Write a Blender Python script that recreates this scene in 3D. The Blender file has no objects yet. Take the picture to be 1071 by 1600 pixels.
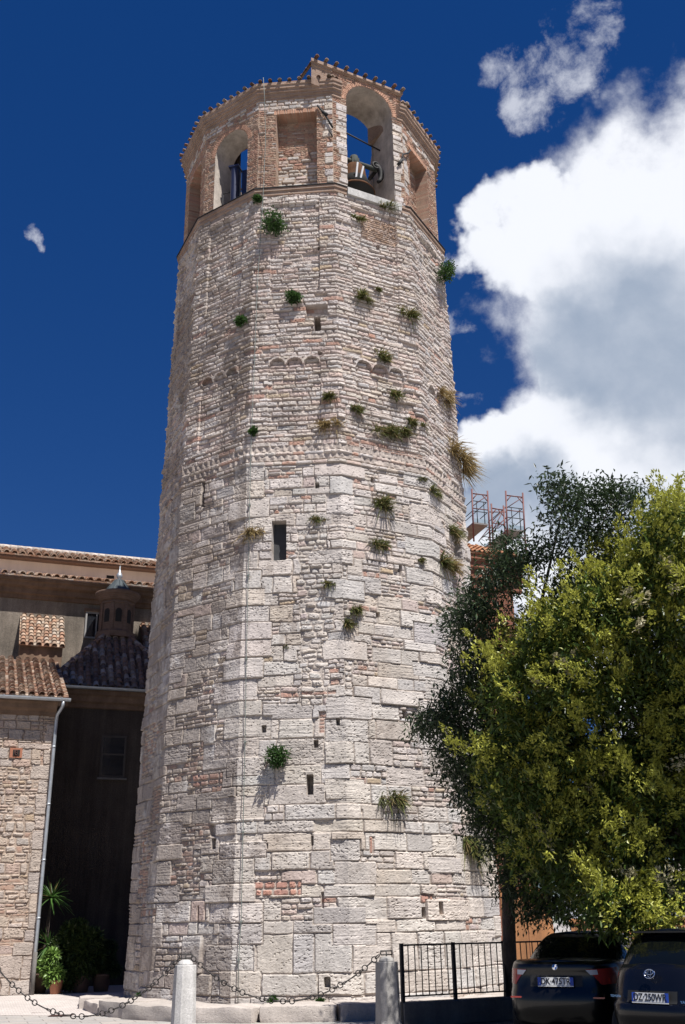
import bpy, math, random
import numpy as np
from mathutils import Matrix, Vector
R_ = math.radians
scene = bpy.context.scene
COL = scene.collection

# ------------------------------------------------------------ camera
TH = math.atan(645/1600.0); ROLL = R_(0.96)
CAM = np.array([0, 0, 1.6])
_R = np.array([1, 0, 0.]); _U = np.array([0, -math.sin(TH), math.cos(TH)]); FWD = np.array([0, math.cos(TH), math.sin(TH)])
RT = math.cos(ROLL)*_R - math.sin(ROLL)*_U; UP = math.sin(ROLL)*_R + math.cos(ROLL)*_U
cd = bpy.data.cameras.new('camera'); cam = bpy.data.objects.new('camera', cd); COL.objects.link(cam)
cam.matrix_world = Matrix(((RT[0], UP[0], -FWD[0], CAM[0]), (RT[1], UP[1], -FWD[1], CAM[1]), (RT[2], UP[2], -FWD[2], CAM[2]), (0, 0, 0, 1)))
cd.sensor_fit = 'VERTICAL'; cd.sensor_height = 36; cd.lens = 36; cd.clip_start = .1; cd.clip_end = 2000
scene.camera = cam
def ray(px, py):
    d = FWD + (px-535.5)/1600*RT - (py-800)/1600*UP
    return d/np.linalg.norm(d)
def at(px, py, Y):
    d = ray(px, py); return CAM + (Y-CAM[1])/d[1]*d
def at_z(px, py, Z):
    d = ray(px, py); return CAM + (Z-CAM[2])/d[2]*d

# ------------------------------------------------------------ light
SUN_AZ, SUN_EL = 34, 60            # azimuth to the right of the direction that looks back at the camera
sd = np.array([math.sin(R_(SUN_AZ))*math.cos(R_(SUN_EL)), -math.cos(R_(SUN_AZ))*math.cos(R_(SUN_EL)), math.sin(R_(SUN_EL))])
sl = bpy.data.lights.new('sun', 'SUN'); so = bpy.data.objects.new('sun', sl); COL.objects.link(so)
sl.energy = 4.6; sl.angle = R_(.53); sl.color = (1, .965, .915)
so.rotation_euler = Vector(sd).to_track_quat('Z', 'Y').to_euler(); so.location = (10, -20, 40)
vs = scene.view_settings; vs.view_transform = 'Standard'; vs.look = 'None'; vs.exposure = .74; vs.gamma = 1
W = bpy.data.worlds.new('World'); scene.world = W; W.use_nodes = True
def build_world():
    nt = W.node_tree; N = nt.nodes; L = nt.links; N.clear()
    out = N.new('ShaderNodeOutputWorld'); bg = N.new('ShaderNodeBackground'); bg.inputs[1].default_value = .1
    L.new(bg.outputs[0], out.inputs[0])
    sky = N.new('ShaderNodeTexSky'); sky.sky_type = 'NISHITA'; sky.sun_disc = False
    sky.sun_elevation = R_(SUN_EL); sky.sun_rotation = R_(180-SUN_AZ); sky.air_density = .8; sky.dust_density = 0; sky.ozone_density = 5; sky.altitude = 600
    hs = N.new('ShaderNodeHueSaturation'); hs.inputs['Saturation'].default_value = 1.66; hs.inputs['Value'].default_value = .74; hs.inputs['Hue'].default_value = .522
    gm = N.new('ShaderNodeGamma'); gm.inputs[1].default_value = .62; L.new(sky.outputs[0], gm.inputs[0]); L.new(gm.outputs[0], hs.inputs['Color'])
    tc = N.new('ShaderNodeTexCoord')
    def math_(op, a, b=None, c=None):
        n = N.new('ShaderNodeMath'); n.operation = op
        for i, v in enumerate((a, b, c)):
            if v is None: continue
            if isinstance(v, (int, float)): n.inputs[i].default_value = v
            else: L.new(v, n.inputs[i])
        return n.outputs[0]
    def maprange(v, a, b, lo=0., hi=1.):
        n = N.new('ShaderNodeMapRange'); n.interpolation_type = 'SMOOTHSTEP'; L.new(v, n.inputs[0])
        for i, x in enumerate((a, b, lo, hi)): n.inputs[i+1].default_value = x
        return n.outputs[0]
    def noise(scale, detail, rough, dist=0., vec=None):
        n = N.new('ShaderNodeTexNoise'); n.inputs['Scale'].default_value = scale; n.inputs['Detail'].default_value = detail
        n.inputs['Roughness'].default_value = rough; n.inputs['Distortion'].default_value = dist
        L.new(vec or tc.outputs['Generated'], n.inputs['Vector']); return n.outputs['Fac']
    def warpvec():
        v = tc.outputs['Generated']
        for sc, am in ((5.5, .055), (17., .032), (48., .013)):
            n = N.new('ShaderNodeTexNoise'); n.inputs['Scale'].default_value = sc; n.inputs['Detail'].default_value = 5; L.new(tc.outputs['Generated'], n.inputs['Vector'])
            a = N.new('ShaderNodeVectorMath'); a.operation = 'SUBTRACT'; L.new(n.outputs['Color'], a.inputs[0]); a.inputs[1].default_value = (.5, .5, .5)
            q = N.new('ShaderNodeVectorMath'); q.operation = 'SCALE'; L.new(a.outputs[0], q.inputs[0]); q.inputs['Scale'].default_value = am*2
            d = N.new('ShaderNodeVectorMath'); d.operation = 'ADD'; L.new(v, d.inputs[0]); L.new(q.outputs[0], d.inputs[1]); v = d.outputs[0]
        n = N.new('ShaderNodeVectorMath'); n.operation = 'NORMALIZE'; L.new(v, n.inputs[0]); return n.outputs[0]
    wv = warpvec()
    def blobs(lst, soft):
        res = None
        for px, py, r in lst:
            n = N.new('ShaderNodeVectorMath'); n.operation = 'DOT_PRODUCT'; L.new(wv, n.inputs[0]); n.inputs[1].default_value = tuple(ray(px, py))
            a = r/1600.0
            m = maprange(n.outputs['Value'], math.cos(a*(1+soft)), math.cos(a*max(0, 1-soft)))
            res = m if res is None else math_('MAXIMUM', res, m)
        return res
    # the big cumulus at the right, its lower neighbour, and the torn wisps above it: directions in the sky
    big = blobs([(1000, 350, 125), (1140, 300, 100), (1090, 440, 235), (970, 440, 120), (765, 372, 52), (840, 385, 82), (872, 318, 46), (1050, 550, 150), (920, 530, 70), (900, 600, 42), (960, 620, 60),
                 (775, 745, 58), (850, 745, 80), (1000, 790, 150), (910, 690, 70), (930, 800, 160), (790, 850, 70), (880, 900, 120), (1010, 950, 150), (1200, 700, 200), (1270, 400, 215), (1400, 800, 300)], .55)
    wisp = blobs([(893, 55, 50), (930, 45, 40), (900, 120, 50), (787, 103, 26), (845, 130, 40), (850, 180, 40), (48, 343, 12), (715, 500, 22), (740, 640, 14), (905, 20, 20)], .75)
    n1 = noise(5.0, 12, .60, .25); n2 = noise(17, 12, .68, .15)
    mixn = math_('ADD', math_('MULTIPLY', math_('SUBTRACT', n1, .5), 1.15), math_('MULTIPLY', math_('SUBTRACT', n2, .5), .62))
    d1 = maprange(math_('ADD', big, mixn), .30, .86)
    d2 = math_('MULTIPLY', maprange(math_('ADD', math_('MULTIPLY', wisp, .62), math_('MULTIPLY', math_('SUBTRACT', n2, .5), 2.3)), .42, 1.1), .62)
    dens = math_('MAXIMUM', d1, d2)
    core = blobs([(1020, 530, 115), (1075, 560, 120), (935, 540, 80), (890, 575, 50), (1000, 470, 50), (770, 805, 45), (850, 810, 60), (1060, 890, 110)], .8)
    n3 = noise(6.5, 6, .55, .3); n4 = noise(20, 6, .6, .4)
    shade = maprange(math_('ADD', core, math_('ADD', math_('MULTIPLY', math_('SUBTRACT', n3, .5), 1.25), math_('MULTIPLY', math_('SUBTRACT', n4, .5), .35))), -.05, 1.25)
    cm = N.new('ShaderNodeMixRGB'); L.new(shade, cm.inputs[0]); cm.inputs[1].default_value = (5.6, 5.75, 6.15, 1); cm.inputs[2].default_value = (2.0, 2.45, 3.2, 1)
    mx = N.new('ShaderNodeMixRGB'); L.new(dens, mx.inputs[0]); L.new(hs.outputs[0], mx.inputs[1]); L.new(cm.outputs[0], mx.inputs[2])
    L.new(mx.outputs[0], bg.inputs[0])
build_world()

# ------------------------------------------------------------ helpers
rnd = random.Random(7); rg = np.random.default_rng(11)
def tag(o, label=None, cat=None, group=None, kind=None):
    if label: o['label'] = label
    if cat: o['category'] = cat
    if group: o['group'] = group
    if kind: o['kind'] = kind
    return o
def empty(name, loc=(0, 0, 0), rz=0, label=None, cat=None, group=None):
    o = bpy.data.objects.new(name, None); o.location = loc; o.rotation_euler = (0, 0, rz); COL.objects.link(o); o.empty_display_size = .2
    return tag(o, label, cat, group)
def np_mesh(name, V, F, mat, parent=None, col=None, uv=None, smooth=False):
    """V (n,3), F (m,k) all same size; col per vertex (n,3)"""
    V = np.ascontiguousarray(V, dtype=np.float32); F = np.ascontiguousarray(F, dtype=np.int32)
    me = bpy.data.meshes.new(name); m, k = F.shape
    me.vertices.add(len(V)); me.vertices.foreach_set('co', V.ravel())
    me.loops.add(m*k); me.loops.foreach_set('vertex_index', F.ravel())
    me.polygons.add(m); me.polygons.foreach_set('loop_start', np.arange(0, m*k, k, dtype=np.int32))
    me.polygons.foreach_set('loop_total', np.full(m, k, dtype=np.int32))
    me.polygons.foreach_set('use_smooth', np.full(m, smooth, dtype=bool))
    if col is not None:
        a = me.color_attributes.new('col', 'FLOAT_COLOR', 'POINT'); c = np.ones((len(V), 4), np.float32); c[:, :3] = col
        a.data.foreach_set('color', c.ravel())
    if uv is not None:
        u = me.uv_layers.new(name='UVMap'); u.data.foreach_set('uv', np.ascontiguousarray(uv[F.ravel()], dtype=np.float32).ravel())
    me.update(calc_edges=True); me.validate()
    me.materials.append(mat); o = bpy.data.objects.new(name, me); COL.objects.link(o); o.parent = parent
    return o
class MB:
    """collects pieces and links them as one mesh object"""
    def __init__(s): s.v = []; s.f = []; s.c = []; s.uv = []; s.sm = []
    def add(s, vs, fs, c=(1, 1, 1), uv=None, smooth=False):
        b = len(s.v); s.v += [tuple(map(float, p)) for p in vs]; s.c += [c]*len(vs)
        s.uv += (uv if uv is not None else [(0, 0)]*len(vs))
        s.f += [tuple(b+i for i in f) for f in fs]; s.sm += [smooth]*len(fs); return s
    def box(s, c, d, rz=0, M=None, col=(1, 1, 1)):
        x, y, z = [v/2 for v in d]; pts = [(sx*x, sy*y, sz*z) for sz in (-1, 1) for sy in (-1, 1) for sx in (-1, 1)]
        ca, sa = math.cos(rz), math.sin(rz)
        out = []
        for p in pts:
            if M is not None: q = M @ Vector(p); out.append((q[0]+c[0], q[1]+c[1], q[2]+c[2]))
            else: out.append((p[0]*ca-p[1]*sa+c[0], p[0]*sa+p[1]*ca+c[1], p[2]+c[2]))
        uv = [(p[0]+p[1], p[2]) for p in out]
        return s.add(out, [(0, 2, 3, 1), (4, 5, 7, 6), (0, 1, 5, 4), (2, 6, 7, 3), (0, 4, 6, 2), (1, 3, 7, 5)], col, uv)
    def tube(s, path, r, n=8, col=(1, 1, 1), cap=True):
        P = [Vector(p) for p in path]; m = len(P); rr = r if isinstance(r, (list, tuple)) else [r]*m
        vs = []; prev = None
        for i, p in enumerate(P):
            t = (P[min(i+1, m-1)]-P[max(i-1, 0)]).normalized()
            a = prev if prev is not None else (Vector((0, 0, 1)) if abs(t.z) < .9 else Vector((1, 0, 0)))
            u = (a - t*a.dot(t))
            if u.length < 1e-4: u = Vector((1, 0, 0)) - t*t.x
            u.normalize(); w = t.cross(u); prev = u
            for k in range(n):
                an = 2*math.pi*k/n; vs.append(p+u*math.cos(an)*rr[i]+w*math.sin(an)*rr[i])
        fs = [(i*n+k, i*n+(k+1) % n, (i+1)*n+(k+1) % n, (i+1)*n+k) for i in range(m-1) for k in range(n)]
        if cap: fs += [tuple(range(n))[::-1], tuple((m-1)*n+k for k in range(n))]
        return s.add(vs, fs, col, None, True)
    def lathe(s, prof, c, n=24, col=(1, 1, 1), smooth=True, rot=0):
        vs = [(c[0]+r*math.cos(2*math.pi*k/n+rot), c[1]+r*math.sin(2*math.pi*k/n+rot), c[2]+z) for r, z in prof for k in range(n)]
        uv = [(r*2*math.pi*k/n, z) for r, z in prof for k in range(n)]
        m = len(prof); fs = [(i*n+k, i*n+(k+1) % n, (i+1)*n+(k+1) % n, (i+1)*n+k) for i in range(m-1) for k in range(n)]
        fs += [tuple(range(n))[::-1], tuple((m-1)*n+k for k in range(n))]
        return s.add(vs, fs, col, uv, smooth)
    def torus(s, c, R, r, ax, ay, n=14, m=6, col=(1, 1, 1), sx=1.0):
        ax = Vector(ax).normalized(); ay = Vector(ay).normalized(); az = ax.cross(ay); c = Vector(c); vs = []
        for i in range(n):
            a = 2*math.pi*i/n; d = ax*math.cos(a)*sx+ay*math.sin(a); p = c+d*R
            for j in range(m):
                b = 2*math.pi*j/m; vs.append(p+d*r*math.cos(b)+az*r*math.sin(b))
        fs = [(i*m+j, ((i+1) % n)*m+j, ((i+1) % n)*m+(j+1) % m, i*m+(j+1) % m) for i in range(n) for j in range(m)]
        return s.add(vs, fs, col, None, True)
    def sphere(s, c, r, n=16, m=10, col=(1, 1, 1), sc=(1, 1, 1)):
        vs = [(c[0]+sc[0]*r*math.sin(math.pi*i/m)*math.cos(2*math.pi*k/n), c[1]+sc[1]*r*math.sin(math.pi*i/m)*math.sin(2*math.pi*k/n), c[2]+sc[2]*r*math.cos(math.pi*i/m)) for i in range(m+1) for k in range(n)]
        fs = [(i*n+k, (i+1)*n+k, (i+1)*n+(k+1) % n, i*n+(k+1) % n) for i in range(m) for k in range(n)]
        return s.add(vs, fs, col, None, True)
    def prism(s, poly, y0, y1, axis='y', col=(1, 1, 1)):
        n = len(poly)
        mk = (lambda a, b, t: (a, t, b)) if axis == 'y' else ((lambda a, b, t: (a, b, t)) if axis == 'z' else (lambda a, b, t: (t, a, b)))
        vs = [mk(a, b, y0) for a, b in poly]+[mk(a, b, y1) for a, b in poly]
        uv = [(p[0]+p[1], p[2]) for p in vs]
        return s.add(vs, [tuple(range(n)), tuple(range(2*n-1, n-1, -1))]+[(i, i+n, (i+1) % n+n, (i+1) % n) for i in range(n)], col, uv)
    def build(s, name, mat, parent=None, bevel=0):
        me = bpy.data.meshes.new(name); me.from_pydata(s.v, [], s.f)
        me.polygons.foreach_set('use_smooth', s.sm)
        a = me.color_attributes.new('col', 'FLOAT_COLOR', 'POINT'); a.data.foreach_set('color', np.array([tuple(c)+(1,) for c in s.c], np.float32).ravel())
        u = me.uv_layers.new(name='UVMap'); li = np.empty(len(me.loops), np.int32); me.loops.foreach_get('vertex_index', li)
        u.data.foreach_set('uv', np.array(s.uv, np.float32)[li].ravel())
        me.materials.append(mat)
        import bmesh
        bm = bmesh.new(); bm.from_mesh(me); bmesh.ops.recalc_face_normals(bm, faces=bm.faces)
        if bevel: bmesh.ops.bevel(bm, geom=bm.edges[:], offset=bevel, segments=1, affect='EDGES')
        bm.to_mesh(me); bm.free()
        o = bpy.data.objects.new(name, me); COL.objects.link(o); o.parent = parent; return o

# ------------------------------------------------------------ materials
def mat(name, base=(.5, .5, .5), rough=.8, metal=0., attr=False, var=.25, vscale=3., bump=.3, bscale=30., bdist=.01, streak=0., pits=0., trans=0., spec=.5, coat=0., brick=None, fine=0., objc=False):
    m = bpy.data.materials.new(name); m.use_nodes = True; nt = m.node_tree; N = nt.nodes; L = nt.links; p = N['Principled BSDF']
    p.inputs['Roughness'].default_value = rough; p.inputs['Metallic'].default_value = metal; p.inputs['Specular IOR Level'].default_value = spec
    p.inputs['Coat Weight'].default_value = coat
    tc = N.new('ShaderNodeTexCoord')
    if attr:
        a = N.new('ShaderNodeVertexColor'); a.layer_name = 'col'; c = a.outputs[0]
        if base != (1, 1, 1):
            q = N.new('ShaderNodeMixRGB'); q.blend_type = 'MULTIPLY'; q.inputs[0].default_value = 1; L.new(c, q.inputs[1]); q.inputs[2].default_value = (*base, 1); c = q.outputs[0]
    else:
        a = N.new('ShaderNodeRGB'); a.outputs[0].default_value = (*base, 1); c = a.outputs[0]
    height = None
    if brick:
        bt = N.new('ShaderNodeTexBrick'); L.new(tc.outputs['UV'], bt.inputs['Vector'])
        c1, c2, mo, bw, bh, ms = brick
        for i, v in (('Color1', (*c1, 1)), ('Color2', (*c2, 1)), ('Mortar', (*mo, 1))): bt.inputs[i].default_value = v
        bt.inputs['Scale'].default_value = 1; bt.inputs['Brick Width'].default_value = bw; bt.inputs['Row Height'].default_value = bh; bt.inputs['Mortar Size'].default_value = ms; bt.inputs['Bias'].default_value = 0
        c = bt.outputs[0]; height = bt.outputs['Fac']
    def mulnoise(c, scale, amt, vec=None, det=6, lo=.25, hi=.75):
        n = N.new('ShaderNodeTexNoise'); n.inputs['Scale'].default_value = scale; n.inputs['Detail'].default_value = det; n.inputs['Roughness'].default_value = .65
        L.new(vec or tc.outputs['Object'], n.inputs['Vector'])
        r = N.new('ShaderNodeMapRange'); L.new(n.outputs[0], r.inputs[0]); r.inputs[1].default_value = lo; r.inputs[2].default_value = hi; r.inputs[3].default_value = 1-amt; r.inputs[4].default_value = 1+amt*.6
        q = N.new('ShaderNodeMixRGB'); q.blend_type = 'MULTIPLY'; q.inputs[0].default_value = 1; L.new(c, q.inputs[1]); L.new(r.outputs[0], q.inputs[2]); return q.outputs[0]
    if var: c = mulnoise(c, vscale, var)
    if fine: c = mulnoise(c, bscale*.8, fine, det=8)
    if streak:
        mp = N.new('ShaderNodeMapping'); mp.inputs['Scale'].default_value = (2.2, 2.2, .16); L.new(tc.outputs['Object'], mp.inputs[0]); c = mulnoise(c, 1.6, streak, mp.outputs[0])
    L.new(c, p.inputs['Base Color'])
    bh = None
    if bump:
        n = N.new('ShaderNodeTexNoise'); n.inputs['Scale'].default_value = bscale; n.inputs['Detail'].default_value = 8; n.inputs['Roughness'].default_value = .7; L.new(tc.outputs['Object'], n.inputs['Vector'])
        bh = n.outputs[0]
        if pits:
            v = N.new('ShaderNodeTexNoise'); v.inputs['Scale'].default_value = 20; v.inputs['Detail'].default_value = 4
            mp = N.new('ShaderNodeMapping'); mp.inputs['Scale'].default_value = (1, 1, 2.0); L.new(tc.outputs['Object'], mp.inputs[0]); L.new(mp.outputs[0], v.inputs['Vector'])
            r = N.new('ShaderNodeMapRange'); L.new(v.outputs[0], r.inputs[0]); r.inputs[1].default_value = .60; r.inputs[2].default_value = .68; r.inputs[3].default_value = 0; r.inputs[4].default_value = -pits
            ad = N.new('ShaderNodeMath'); ad.operation = 'ADD'; L.new(bh, ad.inputs[0]); L.new(r.outputs[0], ad.inputs[1]); bh = ad.outputs[0]
        if height is not None:
            s = N.new('ShaderNodeMath'); s.operation = 'MULTIPLY_ADD'; L.new(height, s.inputs[0]); s.inputs[1].default_value = -1.2; L.new(bh, s.inputs[2]); bh = s.outputs[0]
        b = N.new('ShaderNodeBump'); b.inputs['Strength'].default_value = bump; b.inputs['Distance'].default_value = bdist; L.new(bh, b.inputs['Height']); L.new(b.outputs[0], p.inputs['Normal'])
    if trans:
        t = N.new('ShaderNodeBsdfTranslucent'); L.new(c, t.inputs[0]); mx = N.new('ShaderNodeMixShader'); mx.inputs[0].default_value = trans
        L.new(p.outputs[0], mx.inputs[1]); L.new(t.outputs[0], mx.inputs[2]); L.new(mx.outputs[0], N['Material Output'].inputs[0])
    return m
M = {}
M['stone'] = mat('weathered_stone', (1, 1, 1), .92, attr=True, var=.16, vscale=1.3, bump=.6, bscale=26, bdist=.016, streak=.18, pits=.7, spec=.2, fine=.15)
M['brickwork'] = mat('weathered_brickwork', (1, 1, 1), .92, attr=True, var=.2, vscale=1.7, bump=.6, bscale=40, bdist=.012, streak=.15, spec=.2, fine=.2)
M['cornice'] = mat('brick_cornice', brick=((.29, .185, .135), (.35, .245, .185), (.34, .28, .235), .27, .062, .007), rough=.92, var=.3, vscale=2.5, bump=.6, bscale=40, bdist=.01, spec=.2, streak=.2)
M['lantern_brick'] = mat('lantern_brick', brick=((.125, .08, .058), (.155, .102, .076), (.14, .112, .095), .25, .06, .006), rough=.92, var=.3, bump=.6, bscale=40, bdist=.01, spec=.2)
M['plaster_pale'] = mat('pale_lime_plaster', (.50, .44, .385), .9, var=.5, vscale=2.2, bump=.5, bscale=25, spec=.2, streak=.25, fine=.12)
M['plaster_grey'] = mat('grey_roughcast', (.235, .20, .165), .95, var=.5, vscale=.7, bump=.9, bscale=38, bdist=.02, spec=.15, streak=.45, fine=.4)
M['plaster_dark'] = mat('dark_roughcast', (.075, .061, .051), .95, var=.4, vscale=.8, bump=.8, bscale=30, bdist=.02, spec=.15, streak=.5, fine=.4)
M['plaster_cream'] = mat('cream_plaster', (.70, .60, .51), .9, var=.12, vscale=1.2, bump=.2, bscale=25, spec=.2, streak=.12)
M['plaster_ochre'] = mat('brown_ochre_plaster', (.17, .112, .078), .9, var=.45, vscale=1.6, bump=.4, bscale=25, spec=.2, streak=.3, fine=.2)
M['tile'] = mat('clay_tile', (1, 1, 1), .9, attr=True, var=.3, vscale=9, bump=.5, bscale=35, spec=.2, fine=.3)
M['zinc'] = mat('zinc', (.42, .45, .48), .45, .55, var=.25, vscale=5, bump=.1)
M['lead'] = mat('lead_sheet', (.045, .058, .066), .75, .0, var=.3, vscale=6, bump=.15)
M['iron'] = mat('dark_iron', (.018, .018, .019), .7, .2, var=.3, vscale=20, bump=.3, bscale=90)
M['rust'] = mat('rusty_iron', (.075, .035, .028), .85, .1, var=.4, vscale=20, bump=.4, bscale=90)
M['chain'] = mat('chain_iron', (.055, .05, .048), .6, .4, var=.4, vscale=20, bump=.3, bscale=90)
M['bronze'] = mat('old_bronze', (.115, .055, .028), .85, .0, var=.6, vscale=5, bump=.2, spec=.12, streak=.4)
M['bronze_green'] = mat('green_bronze', (.045, .052, .043), .85, .0, var=.4, vscale=7, bump=.2)
M['white'] = mat('white_paint', (.72, .72, .72), .6, var=.1, bump=.1)
M['bluebox'] = mat('dark_blue_metal', (.03, .036, .075), .35, .3, var=.2, bump=.05)
M['dark'] = mat('dark_void', (.012, .011, .01), .9, var=.2, bump=.1)
M['glass'] = mat('window_glass', (.012, .014, .018), .06, 0, var=0, bump=0, spec=.7)
M['board'] = mat('grey_board', (.045, .046, .05), .7, var=.4, vscale=3, bump=.3, streak=.3)
M['frame_dark'] = mat('dark_window_frame', (.06, .05, .042), .7, var=.2)
M['frame_white'] = mat('white_window_frame', (.24, .23, .22), .6, var=.1)
M['marble'] = mat('pale_marble', (.54, .525, .505), .75, var=.3, vscale=5, bump=.5, bscale=45, bdist=.008, spec=.3, fine=.3, streak=.35, pits=.5)
M['greycap'] = mat('grey_bollard_stone', (.33, .315, .30), .8, var=.25, vscale=5, bump=.4, bscale=60, bdist=.006, streak=.3, spec=.3, fine=.25)
M['cable'] = mat('green_cable', (.15, .17, .155), .6, var=.1, bump=0)
M['leaf'] = mat('leaf', (1, 1, 1), .42, attr=True, var=0, bump=0, trans=.28, spec=.4)
M['leafdry'] = mat('grass_blade', (1, 1, 1), .8, attr=True, var=0, bump=0, trans=.3, spec=.2)
M['bark'] = mat('bark', (.085, .065, .05), .95, var=.4, vscale=8, bump=.9, bscale=25, bdist=.03, streak=.4)
M['terracotta'] = mat('terracotta', (.32, .13, .075), .85, var=.25, vscale=6, bump=.2)
M['pot_brown'] = mat('brown_pot', (.14, .085, .06), .85, var=.25, vscale=6, bump=.2)
M['redpaint'] = mat('red_scaffold_paint', (.14, .045, .04), .55, .1, var=.35, vscale=9, bump=.15)
M['deck'] = mat('galvanised_deck', (.20, .19, .185), .6, .3, var=.3, vscale=4, bump=.2)
M['toe'] = mat('blue_grey_board', (.25, .33, .40), .7, var=.2, bump=.1)
M['plank'] = mat('orange_timber_board', (.33, .15, .06), .8, var=.3, vscale=1.5, bump=.3, streak=.4, fine=.15)
M['panel'] = mat('pale_grey_panel', (.42, .45, .50), .7, var=.12, vscale=2, bump=.1)
M['paint'] = mat('black_car_paint', (.003, .003, .0035), .3, 0, var=0, bump=0, spec=.4, coat=.35)
M['paintblue'] = mat('dark_blue_car_paint', (.003, .0035, .006), .25, 0, var=0, bump=0, spec=.4, coat=.3)
M['carglass'] = mat('car_glass', (.003, .004, .004), .04, 0, var=0, bump=0, spec=.5)
M['trim'] = mat('black_trim', (.01, .01, .01), .6, var=0, bump=0)
M['rubber'] = mat('tyre_rubber', (.015, .015, .015), .9, var=0, bump=0)
M['alloy'] = mat('alloy', (.5, .5, .52), .3, .8, var=0, bump=0)
M['chrome'] = mat('chrome', (.75, .77, .8), .12, 1., var=0, bump=0)
M['redlens'] = mat('red_lens', (.36, .035, .028), .15, 0, var=0, bump=0, spec=.7)
M['clearlens'] = mat('clear_lens', (.55, .56, .60), .15, 0, var=0, bump=0, spec=.7)
M['platewhite'] = mat('plate_white', (.72, .72, .70), .45, var=0, bump=0)
M['plateblue'] = mat('plate_blue', (.02, .07, .40), .45, var=0, bump=0)
M['plateblack'] = mat('plate_black', (.01, .01, .012), .5, var=0, bump=0)
M['badgeblue'] = mat('badge_blue', (.03, .10, .35), .3, var=0, bump=0)
M['paving'] = mat('slab_paving', brick=((.40, .365, .33), (.34, .325, .31), (.22, .2, .185), .62, .42, .012), rough=.9, var=.18, vscale=1.2, bump=.3, bscale=25, spec=.2, fine=.15)
M['cobble'] = mat('pale_cobbles', brick=((.56, .505, .47), (.50, .45, .42), (.42, .38, .35), .11, .10, .012), rough=.9, var=.16, vscale=1.0, bump=.4, bscale=30, spec=.2, fine=.15)
M['asphalt'] = mat('old_asphalt', (.07, .068, .066), .95, var=.25, vscale=1.5, bump=.5, bscale=60, spec=.2, fine=.3)
M['concrete'] = mat('grey_concrete', (.16, .15, .14), .9, var=.3, vscale=1.5, bump=.4, bscale=25, streak=.3, spec=.2, fine=.2)

# ------------------------------------------------------------ value noise and masonry
def vnoise(u, z, su, sz, seed):
    lat = np.random.default_rng(seed).random((97, 101)).astype(np.float32)
    a = u/su; b = z/sz; ia = np.floor(a).astype(int); ib = np.floor(b).astype(int); fa = a-ia; fb = b-ib
    fa = fa*fa*(3-2*fa); fb = fb*fb*(3-2*fb)
    g = lambda i, j: lat[j % 97, i % 101]
    return ((g(ia, ib)*(1-fa)+g(ia+1, ib)*fa)*(1-fb)+(g(ia, ib+1)*(1-fa)+g(ia+1, ib+1)*fa)*fb)*2-1
def fbm(u, z, s, seed, oct=4, asp=1.0):
    o = 0; a = 1.; t = 0
    for k in range(oct):
        o = o+a*vnoise(u, z, s*asp/2**k, s/2**k, seed+k*13); t += a; a *= .55
    return o/t
def sstep(a, b, x):
    t = np.clip((x-a)/(b-a), 0, 1); return t*t*(3-2*t)
CLS = {  # colour, spread, protrusion, protrusion spread, mortar half-joint, corner radius
    'white': ((.53, .475, .44), .07, .0, .020, .008, .035),
    'block': ((.53, .485, .445), .065, .0, .017, .008, .030),
    'thin': ((.53, .475, .44), .10, .0, .03, .008, .035),
    'grey': ((.47, .432, .405), .07, .0, .018, .007, .03),
    'cream': ((.51, .45, .395), .06, .0, .02, .007, .03),
    'ochre': ((.46, .37, .27), .07, -.005, .015, .008, .03),
    'pink': ((.50, .405, .365), .06, -.005, .018, .008, .03),
    'brick': ((.42, .225, .165), .07, -.012, .012, .006, .018),
    'redst': ((.46, .255, .20), .06, .0, .015, .009, .05),
    'bfine': ((.36, .208, .152), .10, .0, .006, .006, .010),
    'btan': ((.41, .285, .21), .07, .0, .006, .006, .010),
    'rubble': ((.53, .485, .445), .10, .0, .03, .012, .06),
}
CN = list(CLS)
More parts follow.
